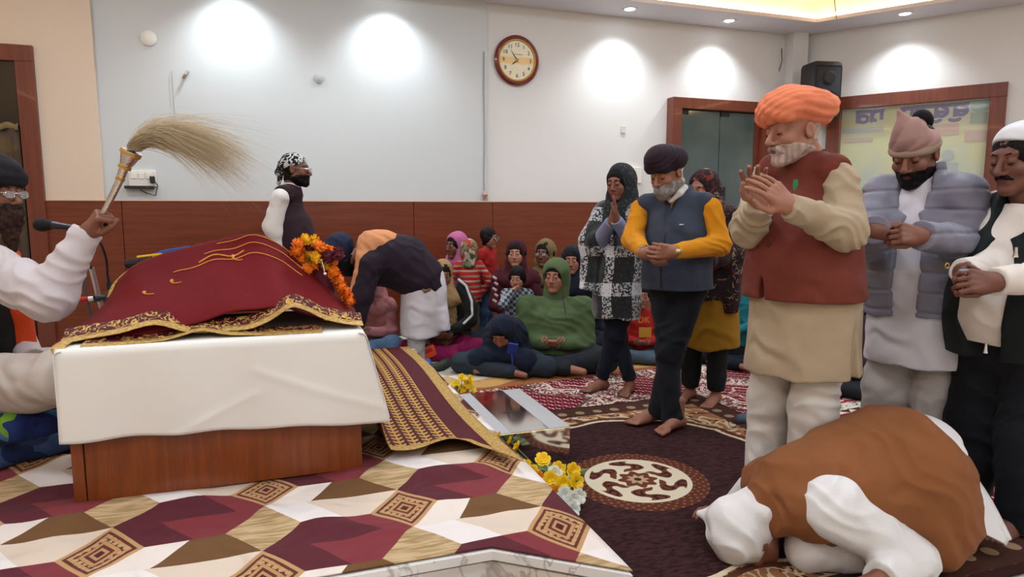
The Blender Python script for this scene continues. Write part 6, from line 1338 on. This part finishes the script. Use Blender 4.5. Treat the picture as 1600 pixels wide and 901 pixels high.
# seat under the attendant
st = empty('cushion_pile', (AT.B[0] - .05, AT.B[1] + .02, .20)); tag(st, 'blue cushion seat with bright patches under the attendant', 'cushion'); Bs = Vector(st.location)
f = Fld(.012); f.ell(AT.px(-30, 690, 3.0) + AT.B - A3(*Bs) + A3(0, 0, .02), (.52, .42, .11), None, 0); f.rough(.012, .1, 2); f.plane((0, 0, 0.002), A3(0, 0, -1)); fobj('cushion', f, cloth('blue_quilt', lambda t: t.mix(t.voro(7, out='Distance').gt(.42), '#1c2c55', '#38507c')), st)
f = Fld(.012); f.chain([AT.px(-60, 670, 2.78) + AT.B - A3(*Bs), AT.px(20, 668, 2.72) + AT.B - A3(*Bs), AT.px(100, 655, 2.85) + AT.B - A3(*Bs)], [.06, .06, .05], .03); f.rough(.012, .07, 4); fobj('folded_quilt', f, cloth('bright_quilt', lambda t: t.mix(t.noise(9, 1).gt(.55), t.mix(t.noise(6, 1).gt(.5), '#1d2f66', '#162550'), t.mix(t.noise(5, 1).gt(.5), '#6f9a2c', '#3c6a9a'))), st)

# fly whisk: silver handle, long pale hair
wk = empty('fly_whisk', tuple(Dp(190, 275, 2.84))); tag(wk, 'silver handled fly whisk with long pale hair fanned to the right', 'fly whisk'); wl = Vector(wk.location); Q = lambda u, v, d=2.84: Vector(Dp(u, v, d)) - wl
M_silver = mat('chased_silver', '#d8d4cc', .25, .1, 30, .003, 160, metal=1.0)
pts = [Q(143, 366), Q(172, 313), Q(186, 284), Q(194, 262), Q(198, 255), Q(206, 236)]; MB().tube(pts, [.011, .013, .015, .018, .026, .043], 20).build('handle', M_silver, wk, True)
for t, r in ((Q(195, 261), .026), (Q(188, 279), .018), (Q(204, 240), .042)): dv = (Q(206, 236) - Q(172, 313)).normalized(); MB().tube([t - dv * .006, t + dv * .006], r, 20).build('collar_ring', M_gold, wk, True)
rr = random.Random(4); V, Qd = [], []
root = np.array(Q(210, 232)); dirh = np.array(nv(np.array(Q(206, 236) - Q(172, 313))))
for k in range(1800):
    a = rr.gauss(0, 1); b = rr.gauss(0, 1); r0 = root + cR * (.018 * rr.uniform(-1, 1)) + cF * (.03 * rr.uniform(-1, 1)) + A3(0, 0, .012 * rr.uniform(-1, 1)); L = rr.uniform(.28, .50) * (1.0 if rr.random() > .12 else 1.25)
    ang = rad(-4 + 9 * b); tip = r0 + (cR * cos(ang) + A3(0, 0, sin(ang))) * L + cF * (.05 * a) - A3(0, 0, .10 * L); c1 = r0 + dirh * .055 + A3(0, 0, .03 + .02 * b) + cF * .02 * a + cR * .02; c2 = r0 + (cR * .5 * L) + A3(0, 0, .10 + .03 * b) + cF * .04 * a
    w = rr.uniform(.0006, .0011); n0 = len(V); N = 9
    for i in range(N):
        t = i / (N - 1); p = r0 * (1 - t) ** 3 + c1 * 3 * t * (1 - t) ** 2 + c2 * 3 * t * t * (1 - t) + tip * t ** 3; ww = w * (1.15 - t)
        for q in range(3): V.append(p + cF * ww * cos(q * 2.094) + A3(0, 0, ww * sin(q * 2.094)))
    for i in range(N - 1):
        for q in range(3): Qd.append((n0 + i * 3 + q, n0 + i * 3 + (q + 1) % 3, n0 + i * 3 + 3 + (q + 1) % 3, n0 + i * 3 + 3 + q))
o = mesh_np('hair', V, Qd, mat('whisk_hair', '#cdb997', .6, .2, 30), wk); tag(o, kind='stuff')
# ---------------------------------------------------------------- the seated audience
def stripes_red(t):
    z = (t.z * 22).frac(); c = t.mix(z.gt(.62), '#a81820', '#8a7458'); return t.mix((t.z * 22).frac().gt(.8) * (t.z * 11).frac().gt(.5), c, '#b8aca0')
C_ = {k: cloth('aud_' + k, v) for k, v in dict(pink='#b0608a', pinklight='#b87a7c', beige='#9a7a50', black='#131619', magenta='#8c1850', red='#9c1a1a', maroon='#3f0d1a', tan='#7a5f44', denim='#3a5578', green='#4c5f3c', charcoal='#1d2228', navy='#0d1220', navyb='#101a2e', slate='#27323c', olive='#4a531e', khaki='#6f5c3a', grey='#6c7078', teal='#156a74', plum='#3a2434', rust='#5a3020', mustard='#8a6410', white='#bdb9b6', steel='#4a5a68', lblue='#5a7a9a').items()}
C_['stripe'] = cloth('aud_red_stripe', stripes_red)
C_['camo'] = cloth('aud_camo_hood', lambda t: t.mix(t.noise(16, 1).gt(.52), t.mix(t.noise(22, 1, dist=1).gt(.5), '#4a5032', '#7a7458'), t.mix(t.noise(12, 1).gt(.5), '#a03024', '#a89a90')))
C_['houndstooth'] = cloth('aud_check_jacket', lambda t: t.mix(((t.x * 130).sin() * (t.z * 130).sin()).gt(0), '#8e939c', '#343a46'))
C_['paisley'] = cloth('aud_dark_paisley', lambda t: t.mix(t.noise(26, 2, dist=1.6).gt(.6), '#241519', t.mix(t.noise(9, 1).gt(.5), '#6a2c22', '#86705a')))
def seated(label, u, v, d, phi, top, bottom, skin='mid', sc=1.0, yaw=0, pitch=4, fem=1.0, child=0.0, scarf=None, hood=None, hair=True, hands='lap', q=1.45, glasses=None, low=None, body_w=1.0, eyes=True, legs='cross', arm_m=None, lids=.3, hairlong=False, wr=None, hunch=0.0, group='seated audience'):
    """person on the floor; u, v is the head centre in the photograph at distance d"""
    P = Person(label, u, d, phi, 0.018, 1.6 * sc, q, skin, group); hc = P.px(u, v, d); k = sc; px = P.px
    nk = hc - A3(0, 0, .155 * k) - P.F * .02; pel = A3(hc[0], hc[1], max(.10 * k, hc[2] - .66 * k)) - P.F * (.06 * k + hunch)
    P.head(hc, yaw, pitch, 0, .97 * k if not child else (.36 + .64 * k) * 1.0, nk, fem, child, lids, .9, brow=H_blk if eyes else None, eyes=eyes); ax = [P.hR, P.hF, P.hU]; H = P.hp; s = P.hs
    if eyes: P.lips(M_lip)
    if hair: P.shell('hair', .011 * s, H_blk, [((0, -.045, .03), (.12, .13, .13))], [((0, .125, -.035), (.068, .10, .094))], (.002, .012), h=.005)
    if hairlong: P.part('hair_tail', Fld(.008).chain([H(0, -.08, .0), H(0, -.1, -.12), H(.03, -.06, -.25)], [.05, .045, .02], .03), H_blk)
    if glasses: P.glasses(glasses, .0022)
    sh = [nk + P.R * sg * .15 * k * body_w - A3(0, 0, (.06 + .06 * (body_w - 1)) * k) for sg in (1, -1)]
    if wr: W = [A3(w) for w in wr]
    elif hands == 'lap': W = [pel + P.at(sg * .035 * k, .26 * k, .12 * k) for sg in (1, -1)]
    elif hands == 'mouth': W = [H(.02, .13, -.10), pel + P.at(-.08 * k, .22 * k, .15 * k)]
    elif hands == 'phone': W = [H(.03, .16, -.22), H(-.05, .17, -.24)]
    elif hands == 'down': W = [pel + P.at(sg * .2 * k, .06 * k, .05 * k) for sg in (1, -1)]
    E = [ik(sh[i], W[i], .27 * k, .24 * k, P.R * (1 if i == 0 else -1) * .7 - P.F * .3 - A3(0, 0, .7)) for i in (0, 1)]
    for i, sd in ((0, 'R'), (1, 'L')): P.hand(W[i], nv(W[i] - E[i]) * .7 + P.R * (-.5 if i == 0 else .5), A3(0, 0, .5) - P.F * .6 if hands != 'phone' else -P.F, sd, (35, 40, 25), .9 * k, 3, arm=E[i], hz=.005)
    f = P.fld(.009); L = np.linalg.norm(nk - pel); bw = body_w
    torso(f, P, pel, nk, [(-.08 * k, .19 * k * bw, .17 * k * bw), (.05 * k, .185 * k * bw, .165 * k * bw), (L * .45, .165 * k * bw, .145 * k * bw), (L * .75, .165 * k * bw, .125 * k * bw), (L * .9, .12 * k, .095 * k), (L, .066 * k, .066 * k)])
    if hunch: f.chain([pel + A3(0, 0, .05), (pel + nk) / 2 + A3(0, 0, .13), nk - P.F * .04 + A3(0, 0, .03)], [.15 * k * bw, .135 * k * bw, .09 * k], .05)
    for i in (0, 1): f.cone(nk - A3(0, 0, .06 * k), sh[i], .06 * k, .066 * k * bw, .04)
    if arm_m is None:
        for i in (0, 1): sleeve(f, sh[i], E[i], W[i] - nv(W[i] - E[i]) * .02, [.064 * k * bw, .058 * k * bw, .042 * k])
    f.fold(.006, (20, 16, 26), 4, 4, .15, sharp=-1); tp = P.part('top', f, top)
    if arm_m is not None:
        for i in (0, 1):
            f = P.fld(.009); sleeve(f, sh[i], E[i], W[i] - nv(W[i] - E[i]) * .02, [.07 * k * bw, .06 * k * bw, .044 * k]); f.fold(.004, (26, 18, 34), 3, 4, .1); P.part('sleeve', f, arm_m)
    f = P.fld(.010); segs = []
    if legs == 'cross':
        z0 = .095 * k
        base = A3(pel[0], pel[1], min(pel[2], .13 * k)); 
        for sg in (1, -1):
            hj = base + P.R * sg * .09 * k; K = base * A3(1, 1, 0) + P.at(sg * .33 * k * bw ** .5, .24 * k, z0); An = base * A3(1, 1, 0) + P.at(-sg * .10 * k, .33 * k + .03 * sg * k, .06 * k)
            f.chain([hj, K, An], [.105 * k * bw, .085 * k, .055 * k], .04); segs += [(hj, K, .07 * k, .05 * k), (K, An, .045 * k, .03 * k)]
            P.bodyF.append(Fld(.007).cone(An, An + P.R * -sg * .13 * k + P.F * .03 - A3(0, 0, .015 * k), .036 * k, .026 * k, .01))
        f.ell(base, (.2 * k * bw, .17 * k * bw, .11 * k), [P.R, P.F, P.U], .04)
        if pel[2] > .16 * k: f.loft(A3(pel[0], pel[1], 0), A3(0, 0, 1), P.R, [(0.0, .22 * k, .2 * k), (pel[2] + .02, .18 * k, .16 * k)], .04)
        f.plane((0, 0, .0), -P.U)
    elif legs == 'stand':
        for sg in (1, -1):
            hj = pel + P.R * sg * .07 * k; An = A3(pel[0], pel[1], .03) + P.R * sg * .08 * k; f.chain([hj, (hj + An) / 2, An], [.085 * k, .07 * k, .055 * k], .03, flat=1); segs += [(hj, An, .05 * k, .03 * k)]; P.foot(An + A3(0, 0, .05), P.F, .62 * max(.9, k), sg)
    f.fold(.004, (22, 18, 24), 3, 5, .12); P.part('lower_clothes', f, bottom)
    P.body(segs + trunk(P, pel, nk) + limb(P, sh[0], E[0], W[0])[:1] + limb(P, sh[1], E[1], W[1])[:1] + [(E[0], W[0], .034 * k, .024 * k), (E[1], W[1], .034 * k, .024 * k)])
    if scarf is not None:
        f = P.fld(.007); f.ell(H(0, -.028, .03), A3(.098, .118, .112) * s, ax, 0); f.cone(H(0, -.05, -.03), nk + P.at(0, -.03, -.08 * k), .088 * s, .13 * k, .05)
        for sg in (1, -1): f.cone(H(sg * .062, .01, -.07), nk + P.at(sg * .05, .075, -.12 * k), .036 * s, .055 * k, .04)
        f.cone(nk + P.at(.07, .08, -.1 * k), nk + P.at(-.08, .07, -.10 * k), .055 * k, .055 * k, .03)
        for i in (0, 1): f.cone(nk - A3(0, 0, .05 * k), sh[i] + A3(0, 0, -.03), .075 * k, .085 * k, .04)
        f.ell(H(0, .125, -.002), A3(.070, .13, .10) * s, ax, .012, 'sub'); f.fold(.005, (26, 20, 30), 3, 4, .09); P.part('headscarf', f, scarf)
    if hood is not None:
        f = P.fld(.007); f.ell(H(0, -.025, .03), A3(.108, .128, .12) * s, ax, 0); f.cone(H(0, -.04, -.05), nk + P.at(0, -.03, -.03 * k), .10 * s, .10 * k, .04); f.ell(H(0, .13, -.02), A3(.079, .125, .108) * s, ax, .015, 'sub'); f.fold(.003, (20, 16, 24), 3, 4, .1); P.part('hood', f, hood)
    return P
# woman in green hoodie
P = seated('woman in green hooded jacket sitting cross-legged at the front', 868, 432, 5.32, 8, C_['green'], C_['charcoal'], 'rosy', 1.06, yaw=-14, hood=C_['green'], body_w=1.4, q=1.2, lids=.5)
MB().tube([tuple(P.px(880, 462, 5.08)), tuple(P.px(882, 480, 5.03)), tuple(P.px(884, 498, 5.0))], .006, 6).build('zip', M_chrome, P.e, True); MB().tube([tuple(P.px(882, 448, 5.08)), tuple(P.px(885, 462, 5.05)), tuple(P.px(888, 470, 5.03))], .005, 6).build('drawstring', C_['olive'], P.e, True)
for sg, (u, v) in ((1, (905, 562)), (-1, (830, 572))):
    p = Gp(u, v, .06) - P.B; f = Fld(.007); f.cone(p, p + cv(.10 * sg, -.05, -.02), .045, .032, .02); f.cone(p, p + cv(-.08 * sg, .03, .01), .045, .05, .02); P.part('sock', f, C_['grey'])
# boy with blue phone
P = seated('boy in navy hooded fleece bent over a blue phone', 784, 520, 5.0, 12, C_['navyb'], C_['slate'], 'mid', .86, yaw=-5, pitch=38, fem=.3, child=1, hood=C_['navyb'], hands='phone', body_w=1.45, q=1.25, lids=.9, hunch=.20)
ph = empty('phone', tuple(Dp(801, 544, 4.72))); tag(ph, 'blue phone held by the boy in the navy hood', 'phone'); MB().box((-.036, -.006, -.045), (.036, .006, .045), .004, Matrix.Rotation(.5, 4, 'X') @ Matrix.Rotation(-.3, 4, 'Z')).build('case', mat('blue_case', '#1c3a9a', .4), ph); MB().tube([(0, .02, -.04), (.0, .0, -.1), (.0, .02, -.16)], .006, 8).build('strap', mat('blue_strap', '#16308a', .6), ph, True)
f = Fld(.007); p = Gp(838, 563, .05) - P.B; f.cone(p, p + cv(-.12, 0, .01), .035, .042, .02); P.part('sock', f, C_['grey'])
seated('woman in pink headscarf seated against the wainscot', 712, 384, 6.25, 14, C_['pink'], C_['slate'], 'dark', 1.0, yaw=-28, scarf=C_['pink'])
P = seated('girl in black jacket with white stripe, beige scarf and magenta skirt', 692, 428, 5.75, -6, C_['beige'], C_['magenta'], 'mid', .92, yaw=10, pitch=16, scarf=C_['beige'], arm_m=C_['black'], hairlong=False, lids=.7)
f = P.fld(.008); f.chain([P.px(722, 448, 5.58), P.px(735, 478, 5.54), P.px(736, 500, 5.5), P.px(716, 512, 5.44)], [.05, .055, .05, .045], .03); P.part('jacket_arm', f, C_['black']); MB().tube([tuple(P.px(u, v, d_)) for u, v, d_ in ((716, 436, 5.55), (728, 446, 5.50), (737, 470, 5.46), (738, 492, 5.43), (724, 506, 5.38))], .011, 6).build('white_stripe', C_['white'], P.e, True)
P2 = seated('small child seen from behind in red striped jumper and camouflage hood', 733, 392, 6.05, 176, C_['stripe'], C_['tan'], 'mid', .62, child=1, hood=C_['camo'], eyes=False, legs='stand', hands='down', hair=False)
seated('small child in plain red jumper and jeans with spectacles', 764, 372, 6.2, -62, C_['red'], C_['denim'], 'mid', .64, yaw=0, child=1, glasses=M_glassd, legs='stand', hands='down')
P = seated('girl in maroon hooded jumper holding a toddler', 806, 396, 5.85, 2, C_['maroon'], C_['charcoal'], 'fair', .95, yaw=-6, scarf=C_['maroon'])
f = cu_ = None
for k in range(5): MB().tube([tuple(P.px(770 + k % 2 * 3, 432 + k * 9, 5.66)), tuple(P.px(776 + k % 2 * 2, 436 + k * 9, 5.64))], .012, 6).build('sleeve_print', mat('print_pink', '#b09090', .8), P.e, True)
seated('toddler in grey checked jacket with hand at mouth', 808, 434, 5.45, 4, C_['houndstooth'], C_['grey'], 'fair', .62, yaw=-8, pitch=12, child=1, hands='mouth', group='seated audience')
seated('woman in khaki shawl and spectacles behind the green hoodie', 851, 396, 6.15, 8, C_['khaki'], C_['khaki'], 'tan', 1.0, yaw=-16, scarf=C_['khaki'], glasses=M_glassd)
seated('woman in dark navy scarf behind the green hoodie', 893, 407, 5.9, 0, C_['navy'], C_['navy'], 'mid', 1.0, yaw=-8, scarf=C_['navy'])
seated('woman in olive headscarf half hidden behind the praying girl', 916, 402, 6.2, 10, C_['slate'], C_['slate'], 'dark', .98, yaw=-6, scarf=C_['olive'])
P = seated('child in red jacket sitting behind the mustard sweater man', 1004, 462, 5.6, 10, C_['red'], C_['steel'], 'mid', .78, child=1, eyes=True)
def chest_print(P, s, u, v, d, size, m):
    cu = bpy.data.curves.new('lettering', 'FONT'); cu.body = s; cu.size = size; cu.extrude = .002; cu.align_x = 'CENTER'
    t_ = link(bpy.data.objects.new('lettering', cu)); bpy.context.view_layer.update(); me = bpy.data.meshes.new_from_object(t_.evaluated_get(bpy.context.evaluated_depsgraph_get())); bpy.data.objects.remove(t_)
    me.materials.clear(); me.materials.append(m); o = link(bpy.data.objects.new('lettering', me), P.e); o.location = Vector(P.px(u, v, d)); o.rotation_euler = (pi / 2, 0, -YAW)
chest_print(P, 'DK', 1006, 504, 5.38, .07, mat('print_yellow', '#b88a1c', .7)); MB().box((-.05, -.004, -.04), (.05, .004, .04), 0, Matrix.Rotation(-YAW, 4, 'Z')).build('chest_patch', mat('print_yellow', '#b88a1c', .7), P.e).location = Vector(P.px(1008, 519, 5.37))
p = Gp(1178, 655, .03); b = empty('sock', (p[0], p[1], .016)); tag(b, 'grey blue socked foot showing behind the white trousers', 'sock'); f = Fld(.006); f.cone((0, 0, .03), cv(-.10, -.04, .028), .036, .03, .02); f.cone((0, 0, .03), cv(.10, .05, .035), .036, .035, .02); f.plane((0, 0, .0), (0, 0, -1)); fobj('foot_part', f, C_['steel'], b)  # socked foot of a hidden standing person, added without the body
seated('woman in pale pink top sitting behind the bowing man', 583, 440, 5.95, 20, C_['pinklight'], C_['lblue'], 'mid', .95, scarf=C_['pinklight'], eyes=False)
P = seated('small child in orange and red clothes beside the bowing man', 660, 500, 5.9, 30, C_['pinklight'], C_['maroon'], 'fair', .55, child=1, hair=True)
# orange toy bag and pair of clogs
f = Fld(.006); p = Dp(668, 552, 5.45); b = empty('orange_pouch', (p[0], p[1], .018)); tag(b, 'bright orange pouch on the floor beside the bowing man', 'pouch')
MB().box((-.10, -.03, .0), (.10, .03, .10), .015, Matrix.Rotation(-.35, 4, 'Y') @ Matrix.Translation((0, 0, .035))).build('pouch_body', mat('orange_nylon', '#e8501c', .6, .1), b, True); MB().box((-.07, -.034, .05), (.07, -.03, .085), .0, Matrix.Rotation(-.35, 4, 'Y') @ Matrix.Translation((0, 0, .035))).build('pouch_print', mat('red_print', '#a8281c', .6), b)
for i, (u, v, cl, lb) in enumerate(((678, 578, '#2f3a2e', 'dark green child clog lying nearer the flowers'), (694, 572, '#2f3a2e', 'dark green child clog lying behind its pair'), (668, 572, '#3b62a0', 'blue child shoe with patterned strap'))):
    p = Gp(u, v, .03); b = empty('shoe', (p[0], p[1], .018), rad(30 + 25 * i)); tag(b, lb, 'shoe', 'children shoes on the floor')
    f = Fld(.005); f.cone((-.05, 0, .035), (.06, 0, .03), .035, .036, .02); f.ell((-.05, 0, .075), (.035, .028, .03), None, .01, 'sub'); f.plane((0, 0, .001), (0, 0, -1)); fobj('upper', f, mat('clog_%d' % (i // 2), cl, .6), b); MB().box((-.08, -.035, 0), (.09, .035, .012), .005).build('sole', mat('sole_dark', '#1c1e1c', .8), b)
# people behind the standing men
seated('woman in grey veil behind the grey quilted jacket', 1352, 405, 5.0, 30, C_['grey'], C_['charcoal'], 'mid', .95, yaw=-10, scarf=C_['grey'])
seated('girl in plum jumper on the floor behind the coral turban man', 1340, 470, 4.6, 35, C_['plum'], C_['charcoal'], 'tan', .78, child=.5, pitch=14, hairlong=True)
seated('child in teal top sitting between the standing men', 1160, 435, 5.4, 40, C_['teal'], C_['navy'], 'mid', .75, child=1, yaw=-20)
seated('person in blue grey shawl sitting behind the teal child', 1168, 392, 6.0, 40, C_['steel'], C_['charcoal'], 'mid', .98, scarf=C_['steel'])
seated('woman in dark shawl sitting behind the quilted jacket man', 1310, 440, 5.6, 30, C_['charcoal'], C_['charcoal'], 'dark', .95, scarf=C_['charcoal'])
# standing woman behind the mustard man
def woman_behind():
    P = Person('woman in dark paisley shawl and mustard tunic standing behind the plum turban', 1108, 4.35, 40, 0.015, 1.55, 1.4, 'mid'); px = P.px; D = 4.35
    pel = px(1110, 452, D); nk = px(1108, 318, D); shL = px(1136, 340, D - .1); shR = px(1082, 340, D + .1); elL, wrL = px(1140, 395, D - .15), px(1108, 405, D - .3); elR, wrR = px(1078, 395, D), px(1090, 405, D - .2)
    P.head(px(1098, 296, D), -8, 14, 0, .93, nk, 1, brow=H_blk); ax = [P.hR, P.hF, P.hU]; H = P.hp
    for W, E, sd in ((wrL, elL, 'L'), (wrR, elR, 'R')): P.hand(W, nv(W - E), A3(0, 0, 1), sd, (30, 35, 20), .9, arm=E, hz=.006)
    f = P.fld(.008); torso(f, P, pel, nk, [(-.38, .19, .17), (-.1, .18, .16), (.2, .17, .14), (.4, .15, .11), (.48, .07, .07)]); f.fold(.008, tuple(P.R * 26), 2, 4, .2); P.part('tunic', f, C_['mustard'])
    f = P.fld(.008); torso(f, P, pel, nk, [(-.05, .2, .17), (.15, .2, .165), (.35, .19, .14), (.45, .13, .11), (.52, .09, .09)]); f.chain([nk - A3(0, 0, .06), shL, elL, wrL], [.07, .08, .075, .06], .04); f.chain([nk - A3(0, 0, .06), shR, elR, wrR], [.07, .08, .075, .06], .04); f.cone(elL + cv(.02, 0, 0), elL + cv(.02, 0, -.38), .07, .05, .04, flat=1)
    f.ell(H(0, -.03, .03), A3(.10, .12, .115) * .93, ax, .02); f.cone(H(0, -.05, -.03), nk + P.at(0, -.02, -.06), .085, .12, .05); f.ell(H(0, .125, -.012), A3(.06, .12, .088), ax, .012, 'sub'); f.fold(.006, (26, 20, 26), 3, 4, .1); P.part('shawl', f, C_['paisley'])
    segs = stand_legs(P, C_['black'], pel - A3(0, 0, .02), .09, (.09, .07, .06), .09)
    for sg in (-1, 1): P.foot(P.at(sg * .09, 0, .08), P.F, .9, sg)
    P.body(segs + trunk(P, pel, nk) + limb(P, shL, elL, wrL) + limb(P, shR, elR, wrR))
woman_behind()
